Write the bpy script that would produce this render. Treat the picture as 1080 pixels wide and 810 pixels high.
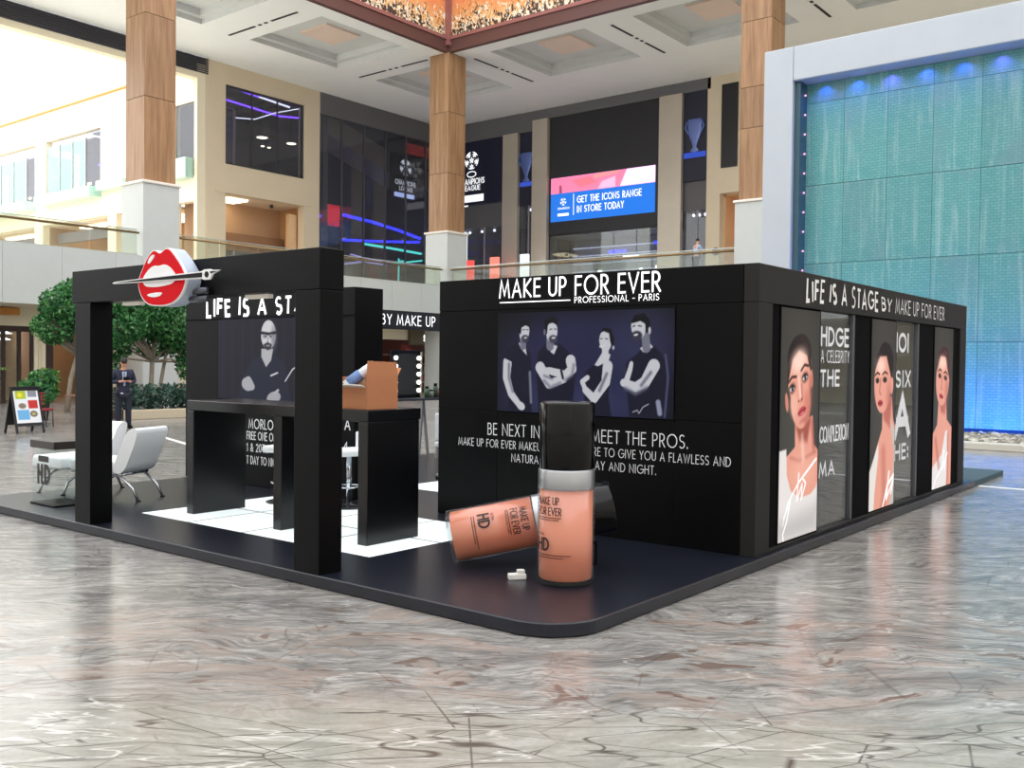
import bpy, bmesh, math, random
import numpy as np
from mathutils import Vector, Matrix

for _o in list(bpy.data.objects):
    bpy.data.objects.remove(_o)
random.seed(7)
rng = np.random.default_rng(11)
SC = bpy.context.scene
COL = SC.collection
PI = math.pi
rad = math.radians

# ------------------------------------------------------------------ camera
cam_data = bpy.data.cameras.new('camera')
cam = bpy.data.objects.new('camera', cam_data)
COL.objects.link(cam)
SC.camera = cam
cam_data.sensor_fit = 'HORIZONTAL'
cam_data.sensor_width = 36.0
cam_data.lens = 1012.96 / 1080.0 * 36.0
cam_data.clip_start = 0.05
cam_data.clip_end = 400
_yaw, _pit, _rol = rad(38.39746), rad(-1.27683), rad(0.63117)
_f = Vector((math.cos(_pit) * math.cos(_yaw), math.cos(_pit) * math.sin(_yaw), math.sin(_pit)))
_r = _f.cross(Vector((0, 0, 1))).normalized()
_u = _r.cross(_f)
_r2 = _r * math.cos(_rol) + _u * math.sin(_rol)
_u2 = -_r * math.sin(_rol) + _u * math.cos(_rol)
_m = Matrix((( _r2.x, _u2.x, -_f.x), (_r2.y, _u2.y, -_f.y), (_r2.z, _u2.z, -_f.z)))
cam.matrix_world = Matrix.Translation((-4.97078, -3.49165, 1.8)) @ _m.to_4x4()

# ------------------------------------------------------------------ daylight through the open atrium roof
world = bpy.data.worlds.new('daylight')
SC.world = world
world.use_nodes = True
_bg = world.node_tree.nodes['Background']
_bg.inputs['Color'].default_value = (0.955, 0.98, 1.0, 1)
_bg.inputs['Strength'].default_value = 1.6
SC.view_settings.view_transform = 'Standard'
SC.view_settings.look = 'None'
SC.view_settings.gamma = 1.0
SC.view_settings.use_curve_mapping = False
SC.view_settings.exposure = 0.58
SC.cycles.use_denoising = True
SC.cycles.max_bounces = 8
SC.cycles.transparent_max_bounces = 16
SC.cycles.sample_clamp_indirect = 6.0

# ------------------------------------------------------------------ helpers
def lin(c):
    out = []
    for v in c[:3]:
        v = v / 255.0
        out.append(v / 12.92 if v <= 0.04045 else ((v + 0.055) / 1.055) ** 2.4)
    return tuple(out)

class NT:
    def __init__(self, name):
        self.m = bpy.data.materials.new(name)
        self.m.use_nodes = True
        self.t = self.m.node_tree
        for n in list(self.t.nodes):
            self.t.nodes.remove(n)
        self.out = self.t.nodes.new('ShaderNodeOutputMaterial')
    def n(self, typ, _props=None, **inp):
        nd = self.t.nodes.new(typ)
        for k, v in (_props or {}).items():
            setattr(nd, k, v)
        for k, v in inp.items():
            self.set(nd, k, v)
        return nd
    def set(self, nd, key, v):
        if isinstance(key, str) and key.startswith('i') and key[1:].isdigit():
            s = nd.inputs[int(key[1:])]
        else:
            s = nd.inputs[key.replace('_', ' ')] if key.replace('_', ' ') in nd.inputs else nd.inputs[key]
        if isinstance(v, bpy.types.NodeSocket):
            self.t.links.new(v, s)
        elif isinstance(v, (tuple, list)) and len(v) == 3 and s.type == 'RGBA':
            s.default_value = (*v, 1)
        else:
            s.default_value = v
    def mix(self, fac, a, b, mode='MIX'):
        nd = self.t.nodes.new('ShaderNodeMix')
        nd.data_type = 'RGBA'
        nd.blend_type = mode
        nd.clamp_factor = True
        for s, v in ((nd.inputs[0], fac), (nd.inputs[6], a), (nd.inputs[7], b)):
            if isinstance(v, bpy.types.NodeSocket):
                self.t.links.new(v, s)
            elif isinstance(v, (tuple, list)):
                s.default_value = (*v[:3], 1)
            else:
                s.default_value = v
        return nd.outputs[2]
    def math(self, op, a, b=0.0, c=None, clamp=False):
        nd = self.t.nodes.new('ShaderNodeMath')
        nd.operation = op
        nd.use_clamp = clamp
        for i, v in enumerate((a, b) if c is None else (a, b, c)):
            if isinstance(v, bpy.types.NodeSocket):
                self.t.links.new(v, nd.inputs[i])
            else:
                nd.inputs[i].default_value = v
        return nd.outputs[0]
    def ramp(self, fac, stops, interp='LINEAR'):
        nd = self.t.nodes.new('ShaderNodeValToRGB')
        cr = nd.color_ramp
        cr.interpolation = interp
        while len(cr.elements) < len(stops):
            cr.elements.new(0.5)
        for e, (p, c) in zip(cr.elements, stops):
            e.position = p
            e.color = (*c, 1) if isinstance(c, (tuple, list)) else (c, c, c, 1)
        self.t.links.new(fac, nd.inputs[0])
        return nd.outputs[0]
    def step(self, v, lo, hi):
        nd = self.t.nodes.new('ShaderNodeMapRange')
        nd.interpolation_type = 'SMOOTHSTEP'
        self.t.links.new(v, nd.inputs[0])
        nd.inputs[1].default_value = lo
        nd.inputs[2].default_value = hi
        return nd.outputs[0]
    def mapping(self, vec, scale=(1, 1, 1), rot=(0, 0, 0), loc=(0, 0, 0)):
        nd = self.t.nodes.new('ShaderNodeMapping')
        self.t.links.new(vec, nd.inputs[0])
        nd.inputs[1].default_value = loc
        nd.inputs[2].default_value = rot
        nd.inputs[3].default_value = scale
        return nd.outputs[0]
    def noise(self, vec, scale, detail=4, rough=0.55, dist=0.0):
        nd = self.n('ShaderNodeTexNoise', None, Scale=scale, Detail=detail, Roughness=rough, Distortion=dist)
        self.t.links.new(vec, nd.inputs['Vector'])
        return nd.outputs[0]
    def bump(self, h, strength=0.2, dist=0.02):
        nd = self.n('ShaderNodeBump', None, Strength=strength, Distance=dist)
        self.t.links.new(h, nd.inputs['Height'])
        return nd.outputs[0]
    def done(self, bsdf):
        self.t.links.new(bsdf.outputs[0], self.out.inputs[0])
        return self.m

MATS = {}
def mat(name, col, rough=0.5, metal=0.0, vary=0.06, scale=6.0, spec=0.5, emit=None, estr=1.0, bump=0.0, rand=0.0, coat=0.0):
    """plain procedural surface: base colour with soft grain; col in sRGB 0-255"""
    if name in MATS:
        return MATS[name]
    t = NT(name)
    tc = t.n('ShaderNodeTexCoord')
    c = lin(col)
    nz = t.noise(tc.outputs['Object'], scale, 4)
    f = t.math('MULTIPLY_ADD', nz, 2 * vary, 1 - vary)
    if rand:
        oi = t.n('ShaderNodeObjectInfo')
        f = t.math('MULTIPLY', f, t.math('MULTIPLY_ADD', oi.outputs['Random'], 2 * rand, 1 - rand))
    hsv = t.n('ShaderNodeHueSaturation', None, Color=c, Value=f)
    b = t.n('ShaderNodeBsdfPrincipled', None, Base_Color=hsv.outputs[0], Roughness=rough, Metallic=metal)
    b.inputs['Specular IOR Level'].default_value = spec
    if coat:
        b.inputs['Coat Weight'].default_value = coat
        b.inputs['Coat Roughness'].default_value = 0.08
    if emit is not None:
        t.set(b, 'Emission Color', lin(emit))
        b.inputs['Emission Strength'].default_value = estr
    if bump:
        t.t.links.new(t.bump(nz, bump, 0.01), b.inputs['Normal'])
    MATS[name] = t.done(b)
    return MATS[name]

def emis(name, col, strength=1.0, vary=0.0, scale=3.0):
    if name in MATS:
        return MATS[name]
    t = NT(name)
    c = lin(col)
    e = t.n('ShaderNodeEmission', None, Strength=strength)
    if vary:
        tc = t.n('ShaderNodeTexCoord')
        nz = t.noise(tc.outputs['Object'], scale, 3)
        h = t.n('ShaderNodeHueSaturation', None, Color=c, Value=t.math('MULTIPLY_ADD', nz, 2 * vary, 1 - vary))
        t.t.links.new(h.outputs[0], e.inputs['Color'])
    else:
        t.set(e, 'Color', c)
    MATS[name] = t.done(e)
    return MATS[name]

def glass(name, tint=(225, 240, 235), refl=1.0, rough=0.02, density=0.1):
    """thin pane: straight-through transmission with fresnel reflection and a faint body tint"""
    if name in MATS:
        return MATS[name]
    t = NT(name)
    tr = t.n('ShaderNodeBsdfTransparent', None, Color=lin(tint))
    gl = t.n('ShaderNodeBsdfGlossy', None, Roughness=rough, Color=(1, 1, 1))
    df = t.n('ShaderNodeBsdfDiffuse', None, Color=lin(tint))
    m0 = t.n('ShaderNodeMixShader', None, i0=density, i1=tr.outputs[0], i2=df.outputs[0])
    lw = t.n('ShaderNodeLayerWeight', None, Blend=0.5)
    fa = t.math('MULTIPLY', t.math('MULTIPLY_ADD', t.math('POWER', lw.outputs['Facing'], 5.0), .92, .04), refl, clamp=True)
    mx = t.n('ShaderNodeMixShader', None, i0=fa, i1=m0.outputs[0], i2=gl.outputs[0])
    MATS[name] = t.done(mx)
    return MATS[name]

def attr_mat(name, emit=0.0, rough=0.35, base=1.0):
    """printed picture: colours come from the print's own colour attribute"""
    if name in MATS:
        return MATS[name]
    t = NT(name)
    a = t.n('ShaderNodeVertexColor', {'layer_name': 'print'})
    bc = t.mix(1.0, a.outputs[0], (base, base, base), 'MULTIPLY')
    b = t.n('ShaderNodeBsdfPrincipled', None, Base_Color=bc, Roughness=rough)
    b.inputs['Specular IOR Level'].default_value = .2
    if emit:
        t.t.links.new(a.outputs[0], b.inputs['Emission Color'])
        b.inputs['Emission Strength'].default_value = emit
    MATS[name] = t.done(b)
    return MATS[name]

# ---- objects
def tag(o, label=None, cat=None, group=None, kind=None):
    if label: o['label'] = label
    if cat: o['category'] = cat
    if group: o['group'] = group
    if kind: o['kind'] = kind
    return o

def empty(name, loc=(0, 0, 0), rz=0.0, label=None, cat=None, group=None, kind=None):
    o = bpy.data.objects.new(name, None)
    o.empty_display_size = 0.2
    COL.objects.link(o)
    o.location = loc
    o.rotation_euler = (0, 0, rz)
    return tag(o, label, cat, group, kind)

def link(name, me, material=None, parent=None, loc=None, rot=None, scale=None):
    if material is not None and not me.materials:
        me.materials.append(material)
    o = bpy.data.objects.new(name, me)
    COL.objects.link(o)
    if parent is not None:
        o.parent = parent
    if loc is not None: o.location = loc
    if rot is not None: o.rotation_euler = rot
    if scale is not None: o.scale = scale
    return o

def copy_tree(o, parent=None):
    c = o.copy()
    COL.objects.link(c)
    c.parent = parent
    for ch in list(o.children):
        copy_tree(ch, c)
    return c

def V(*a):
    return Vector(a)

class MB:
    """collects vertices and faces of one part"""
    def __init__(self):
        self.v = []
        self.f = []
        self.sm = []
    def add(self, vs, fs, smooth=False):
        b = len(self.v)
        self.v += [tuple(p) for p in vs]
        self.f += [tuple(b + i for i in q) for q in fs]
        self.sm += [smooth] * len(fs)
        return self
    def box(self, x0, x1, y0, y1, z0, z1):
        return self.add([(x0, y0, z0), (x1, y0, z0), (x1, y1, z0), (x0, y1, z0), (x0, y0, z1), (x1, y0, z1), (x1, y1, z1), (x0, y1, z1)],
                        [(0, 3, 2, 1), (4, 5, 6, 7), (0, 1, 5, 4), (1, 2, 6, 5), (2, 3, 7, 6), (3, 0, 4, 7)])
    def bbox(self, x0, x1, y0, y1, z0, z1, b=0.01, seg=2):
        bm = bmesh.new()
        bmesh.ops.create_cube(bm, size=1)
        for v in bm.verts:
            v.co = Vector(((x0 + x1) / 2 + v.co.x * (x1 - x0), (y0 + y1) / 2 + v.co.y * (y1 - y0), (z0 + z1) / 2 + v.co.z * (z1 - z0)))
        bmesh.ops.bevel(bm, geom=bm.edges[:], offset=b, segments=seg, affect='EDGES', profile=0.5)
        return self.bm(bm)
    def bm(self, bm, smooth=False):
        bm.verts.ensure_lookup_table()
        bm.verts.index_update()
        self.add([v.co[:] for v in bm.verts], [[v.index for v in f.verts] for f in bm.faces], smooth)
        bm.free()
        return self
    def beam(self, p, q, w, h, up=(0, 0, 1)):
        p, q = Vector(p), Vector(q)
        d = (q - p).normalized()
        s = d.cross(Vector(up))
        if s.length < 1e-5:
            s = d.cross(Vector((1, 0, 0)))
        s.normalize()
        n = s.cross(d)
        a, b = s * w / 2, n * h / 2
        return self.add([p - a - b, p + a - b, p + a + b, p - a + b, q - a - b, q + a - b, q + a + b, q - a + b],
                        [(0, 3, 2, 1), (4, 5, 6, 7), (0, 1, 5, 4), (1, 2, 6, 5), (2, 3, 7, 6), (3, 0, 4, 7)])
    def tube(self, pts, r, seg=8, closed=False, caps=True):
        pts = [Vector(p) for p in pts]
        rs = r if isinstance(r, (list, tuple)) else [r] * len(pts)
        vs, fs = [], []
        n = len(pts)
        prev = None
        for i, p in enumerate(pts):
            if closed:
                d = pts[(i + 1) % n] - pts[i - 1]
            else:
                d = pts[min(i + 1, n - 1)] - pts[max(i - 1, 0)]
            d.normalize()
            if prev is None:
                s = d.cross(Vector((0, 0, 1)))
                if s.length < 1e-3:
                    s = d.cross(Vector((1, 0, 0)))
            else:
                s = prev - d * prev.dot(d)
            s.normalize()
            prev = s
            t = d.cross(s)
            for k in range(seg):
                a = 2 * PI * k / seg
                vs.append(p + (s * math.cos(a) + t * math.sin(a)) * rs[i])
        m = n if closed else n - 1
        for i in range(m):
            j = (i + 1) % n
            for k in range(seg):
                l = (k + 1) % seg
                fs.append((i * seg + k, i * seg + l, j * seg + l, j * seg + k))
        if caps and not closed:
            fs.append(tuple(range(seg))[::-1])
            fs.append(tuple((n - 1) * seg + k for k in range(seg)))
        return self.add(vs, fs, True)
    def lathe(self, prof, c=(0, 0, 0), seg=32, smooth=True):
        vs, fs = [], []
        for r, z in prof:
            for k in range(seg):
                a = 2 * PI * k / seg
                vs.append((c[0] + r * math.cos(a), c[1] + r * math.sin(a), c[2] + z))
        for i in range(len(prof) - 1):
            for k in range(seg):
                l = (k + 1) % seg
                fs.append((i * seg + k, i * seg + l, (i + 1) * seg + l, (i + 1) * seg + k))
        if prof[0][0] > 1e-6: fs.append(tuple(range(seg))[::-1])
        if prof[-1][0] > 1e-6: fs.append(tuple((len(prof) - 1) * seg + k for k in range(seg)))
        return self.add(vs, fs, smooth)
    def prism(self, poly, o, ax, ay, depth):
        """polygon in plane (ax, ay) at o, extruded by vector depth"""
        o, ax, ay, d = Vector(o), Vector(ax), Vector(ay), Vector(depth)
        n = len(poly)
        a = [o + ax * p[0] + ay * p[1] for p in poly]
        vs = a + [p + d for p in a]
        fs = [tuple(range(n))[::-1], tuple(range(n, 2 * n))] + [(i, (i + 1) % n, n + (i + 1) % n, n + i) for i in range(n)]
        return self.add(vs, fs)
    def quad(self, a, b, c, d):
        return self.add([a, b, c, d], [(0, 1, 2, 3)])
    def ball(self, c, r, seg=12, rings=8):
        rx, ry, rz = r if isinstance(r, (list, tuple)) else (r, r, r)
        prof = [(math.sin(PI * i / rings), -math.cos(PI * i / rings)) for i in range(rings + 1)]
        vs, fs = [], []
        for q, z in prof:
            for k in range(seg):
                a = 2 * PI * k / seg
                vs.append((c[0] + rx * q * math.cos(a), c[1] + ry * q * math.sin(a), c[2] + rz * z))
        for i in range(rings):
            for k in range(seg):
                l = (k + 1) % seg
                fs.append((i * seg + k, i * seg + l, (i + 1) * seg + l, (i + 1) * seg + k))
        return self.add(vs, fs, True)
    def mesh(self, name, material=None):
        me = bpy.data.meshes.new(name)
        me.from_pydata(self.v, [], self.f)
        me.polygons.foreach_set('use_smooth', self.sm)
        if material is not None:
            me.materials.append(material)
        me.update()
        return me
    def build(self, name, material, parent=None, **kw):
        return link(name, self.mesh(name, material), None, parent, **kw)

def struct(name, mb, material, label, cat):
    return tag(mb.build(name, material), label, cat, kind='structure')

# ------------------------------------------------------------------ stroke lettering (geometric sans, hand brush)
def arc(cx, cy, rx, ry, a0, a1, n=12):
    return [(cx + rx * math.cos(rad(a0 + (a1 - a0) * i / n)), cy + ry * math.sin(rad(a0 + (a1 - a0) * i / n))) for i in range(n + 1)]

GL = {
 'A': (0.72, [[(0, 0), (.36, 1), (.72, 0)], [(.12, .33), (.60, .33)]]),
 'B': (0.5, [[(0, 0), (0, 1), (.22, 1)] + arc(.22, .77, .22, .23, 90, -90) + [(0, .54)], [(.22, .54)] + arc(.24, .27, .26, .27, 90, -90) + [(0, 0)]]),
 'C': (0.78, [arc(.5, .5, .5, .5, 50, 310, 20)]),
 'D': (0.68, [[(0, 0), (0, 1), (.2, 1)] + arc(.2, .5, .48, .5, 90, -90, 16) + [(0, 0)]]),
 'E': (0.46, [[(.46, 1), (0, 1), (0, 0), (.46, 0)], [(0, .53), (.42, .53)]]),
 'F': (0.44, [[(.44, 1), (0, 1), (0, 0)], [(0, .53), (.40, .53)]]),
 'G': (0.92, [arc(.5, .5, .5, .5, 50, 360, 22) + [(.55, .5)]]),
 'H': (0.62, [[(0, 0), (0, 1)], [(.62, 0), (.62, 1)], [(0, .53), (.62, .53)]]),
 'I': (0.04, [[(.02, 0), (.02, 1)]]),
 'J': (0.36, [[(.36, 1), (.36, .2)] + arc(.18, .2, .18, .2, 0, -170)]),
 'K': (0.58, [[(0, 0), (0, 1)], [(.54, 1), (.03, .5), (.58, 0)]]),
 'L': (0.40, [[(0, 1), (0, 0), (.40, 0)]]),
 'M': (0.86, [[(0, 0), (.14, 1), (.43, .12), (.72, 1), (.86, 0)]]),
 'N': (0.66, [[(0, 0), (0, 1), (.66, 0), (.66, 1)]]),
 'O': (1.0, [arc(.5, .5, .5, .5, 0, 360, 28)]),
 'P': (0.48, [[(0, 0), (0, 1), (.2, 1)] + arc(.2, .73, .27, .27, 90, -90) + [(0, .46)]]),
 'Q': (1.0, [arc(.5, .5, .5, .5, 0, 360, 28), [(.55, .3), (.95, -.05)]]),
 'R': (0.52, [[(0, 0), (0, 1), (.2, 1)] + arc(.2, .73, .27, .27, 90, -90) + [(0, .46)], [(.2, .46), (.52, 0)]]),
 'S': (0.5, [arc(.25, .75, .23, .25, 40, 270, 14) + arc(.25, .25, .25, .25, 90, -140, 14)]),
 'T': (0.52, [[(0, 1), (.52, 1)], [(.26, 1), (.26, 0)]]),
 'U': (0.58, [[(0, 1), (0, .29)] + arc(.29, .29, .29, .29, 180, 360, 14) + [(.58, 1)]]),
 'V': (0.68, [[(0, 1), (.34, 0), (.68, 1)]]),
 'W': (1.0, [[(0, 1), (.26, 0), (.5, .95), (.74, 0), (1.0, 1)]]),
 'X': (0.6, [[(0, 0), (.58, 1)], [(.02, 1), (.6, 0)]]),
 'Y': (0.6, [[(0, 1), (.3, .48), (.6, 1)], [(.3, .48), (.3, 0)]]),
 'Z': (0.56, [[(0, 1), (.54, 1), (.02, 0), (.56, 0)]]),
 '0': (0.6, [arc(.3, .5, .3, .5, 0, 360, 24)]),
 '1': (0.2, [[(0, .8), (.18, 1), (.18, 0)]]),
 '2': (0.5, [arc(.25, .73, .25, .27, 160, -40, 12) + [(0, 0), (.5, 0)]]),
 '4': (0.55, [[(.42, 0), (.42, 1), (0, .28), (.55, .28)]]),
 '&': (0.7, [[(.68, 0), (.16, .68)] + arc(.3, .8, .17, .19, 200, -30, 12) + [(.12, .38)] + arc(.26, .22, .24, .22, 130, 330, 12) + [(.66, .5)]]),
 '.': (0.06, [[(.03, 0), (.03, .08)]]),
 ':': (0.06, [[(.03, .1), (.03, .2)], [(.03, .6), (.03, .7)]]),
 '-': (0.34, [[(0, .42), (.34, .42)]]),
 'a': (0.5, [arc(.24, .3, .24, .3, 20, 340, 14), [(.48, .6), (.48, 0)]]),
 'i': (0.06, [[(.03, 0), (.03, .6)], [(.03, .78), (.03, .86)]]),
 'l': (0.06, [[(.03, 0), (.03, 1)]]),
 'm': (0.7, [[(0, 0), (0, .6)], [(0, .4)] + arc(.17, .4, .17, .2, 180, 0, 8) + [(.34, 0)], [(.34, .4)] + arc(.51, .4, .17, .2, 180, 0, 8) + [(.68, 0)]]),
 'p': (0.5, [[(0, .6), (0, -.35)], arc(.25, .3, .25, .3, 0, 360, 16)]),
 's': (0.36, [arc(.18, .45, .16, .15, 40, 270, 10) + arc(.18, .15, .18, .15, 90, -140, 10)]),
 'y': (0.46, [[(0, .6), (.23, 0)], [(.46, .6), (.1, -.35)]]),
}

def ribbon(mb, pts, w, o, ax, ay, wfun=None):
    P = [Vector((p[0], p[1])) for p in pts]
    n = len(P)
    closed = n > 4 and (P[0] - P[-1]).length < 1e-4
    L, R = [], []
    for i, p in enumerate(P):
        if closed:
            a = (P[i] - P[i - 1 if i else n - 2])
            b = (P[i + 1 if i < n - 1 else 1] - P[i])
        else:
            a = P[i] - P[i - 1] if i else P[1] - P[0]
            b = P[i + 1] - P[i] if i < n - 1 else P[-1] - P[-2]
        a = a.normalized() if a.length > 1e-9 else b.normalized()
        b = b.normalized() if b.length > 1e-9 else a
        na, nb = Vector((-a.y, a.x)), Vector((-b.y, b.x))
        m = na + nb
        if m.length < 0.2:
            m = na
        m.normalize()
        k = 1.0 / max(0.45, m.dot(na))
        ww = (wfun(i / max(1, n - 1)) if wfun else 1.0) * w / 2
        q = p.copy()
        if not closed and wfun is None:
            if i == 0: q = p - a * w * 0.5
            if i == n - 1: q = p + b * w * 0.5
        L.append(q + m * ww * k)
        R.append(q - m * ww * k)
    vs = [o + ax * p.x + ay * p.y for p in L] + [o + ax * p.x + ay * p.y for p in R]
    mb.add(vs, [(i, n + i, n + i + 1, i + 1) for i in range(n - 1)])

def text_width(s, track, space):
    x = 0.0
    for ch in s:
        x += space if ch == ' ' else GL[ch][0] + track
    return x - track

def lettering(name, s, o, ax, ay, h, width, material, parent, weight=0.1, track=0.3, space=0.55, brush=False, seed=1, slant=0.0):
    """one line of lettering; o = baseline start, ax/ay = unit directions, width = total length"""
    rr = random.Random(seed)
    o, ax, ay = Vector(o), Vector(ax), Vector(ay)
    nrm = ax.cross(ay).normalized()
    tw = text_width(s, track, space)
    sx = width / tw
    mb = MB()
    x = 0.0
    for ch in s:
        if ch == ' ':
            x += space
            continue
        gw, strokes = GL[ch]
        dy = rr.uniform(-.06, .06) if brush else 0.0
        sc = rr.uniform(.9, 1.12) if brush else 1.0
        rt = rr.uniform(-.1, .1) if brush else 0.0
        for si, st in enumerate(strokes):
            pts = []
            for (px_, py_) in st:
                if brush:
                    px_ = px_ + rt * (py_ - .5) + rr.uniform(-.02, .02)
                    py_ = (py_ - .5) * sc + .5 + dy + rr.uniform(-.02, .02)
                pts.append(((x + px_ + slant * py_) * sx, py_ * h))
            wf = None
            if brush:
                a_, b_ = rr.uniform(.7, 1.3), rr.uniform(.6, 1.25)
                wf = lambda t_, a_=a_, b_=b_: a_ + (b_ - a_) * t_
            ribbon(mb, pts, weight * h, o + nrm * (0.0004 * si), ax, ay, wf)
        x += gw + track
    return mb.build(name, material, parent)

# ------------------------------------------------------------------ painted prints (pictures on posters)
class Paint:
    def __init__(self, W, H, aspect, bg):
        """canvas 0..aspect wide, 0..1 high, y downwards"""
        self.W, self.H = W, H
        self.x, self.y = np.meshgrid((np.arange(W) + .0) / (W - 1) * aspect, (np.arange(H) + .0) / (H - 1))
        self.im = np.zeros((H, W, 3)) + np.array(bg, float) / 255.0
        self.px = 1.0 / H
        self.a = aspect
    def _put(self, d, c, soft, op):
        soft = max(soft, self.px * .9)
        m = np.clip(.5 - d / soft, 0, 1)
        m = (m * m * (3 - 2 * m) * op)[..., None]
        self.im = self.im * (1 - m) + np.array(c, float) / 255.0 * m
        return self
    def ell(self, cx, cy, rx, ry, c, rot=0, soft=.006, op=1.0):
        a = rad(rot)
        dx, dy = self.x - cx, self.y - cy
        u, v = dx * math.cos(a) + dy * math.sin(a), -dx * math.sin(a) + dy * math.cos(a)
        k = np.sqrt((u / rx) ** 2 + (v / ry) ** 2)
        return self._put((k - 1) * min(rx, ry), c, soft, op)
    def poly(self, pts, c, soft=.006, op=1.0):
        P = np.array(pts, float)
        n = len(P)
        d = np.full(self.x.shape, 1e9)
        ins = np.zeros(self.x.shape, bool)
        for i in range(n):
            a, b = P[i], P[(i + 1) % n]
            e = b - a
            t = np.clip(((self.x - a[0]) * e[0] + (self.y - a[1]) * e[1]) / max(1e-12, e @ e), 0, 1)
            d = np.minimum(d, np.hypot(self.x - a[0] - t * e[0], self.y - a[1] - t * e[1]))
            cond = (a[1] > self.y) != (b[1] > self.y)
            if e[1] != 0:
                ins ^= cond & (self.x < e[0] * (self.y - a[1]) / e[1] + a[0])
        return self._put(np.where(ins, -d, d), c, soft, op)
    def line(self, pts, w, c, soft=.004, op=1.0):
        """w: one width or (start, end)"""
        w0, w1 = w if isinstance(w, tuple) else (w, w)
        n = len(pts) - 1
        d = np.full(self.x.shape, 1e9)
        for i in range(n):
            a, b = np.array(pts[i], float), np.array(pts[i + 1], float)
            e = b - a
            t = np.clip(((self.x - a[0]) * e[0] + (self.y - a[1]) * e[1]) / max(1e-12, e @ e), 0, 1)
            ww = w0 + (w1 - w0) * (i + t) / n
            d = np.minimum(d, np.hypot(self.x - a[0] - t * e[0], self.y - a[1] - t * e[1]) - ww / 2)
        return self._put(d, c, soft, op)
    def build(self, name, o, ax, ay, w, h, material, parent):
        """o = lower-left corner"""
        o, ax, ay = np.array(o, float), np.array(ax, float), np.array(ay, float)
        W, H = self.W, self.H
        gx, gy = np.meshgrid(np.linspace(0, w, W), np.linspace(h, 0, H))
        co = o + gx[..., None] * ax + gy[..., None] * ay
        idx = np.arange(W * H).reshape(H, W)
        q = np.stack([idx[1:, :-1], idx[1:, 1:], idx[:-1, 1:], idx[:-1, :-1]], -1).reshape(-1)
        nf = (W - 1) * (H - 1)
        me = bpy.data.meshes.new(name)
        me.vertices.add(W * H)
        me.vertices.foreach_set('co', co.reshape(-1))
        me.loops.add(nf * 4)
        me.loops.foreach_set('vertex_index', q.astype(np.int32))
        me.polygons.add(nf)
        me.polygons.foreach_set('loop_start', np.arange(nf, dtype=np.int32) * 4)
        me.update(calc_edges=True)
        ca = me.color_attributes.new('print', 'FLOAT_COLOR', 'POINT')
        im = np.clip(self.im, 0, 1)
        l = np.where(im <= .04045, im / 12.92, ((im + .055) / 1.055) ** 2.4)
        ca.data.foreach_set('color', np.concatenate([l, np.ones((H, W, 1))], -1).reshape(-1).astype(np.float32))
        return link(name, me, material, parent)

AX_A, AX_R, UP = Vector((0, -1, 0)), Vector((1, 0, 0)), Vector((0, 0, 1))   # reading direction on walls facing -X and -Y
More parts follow.
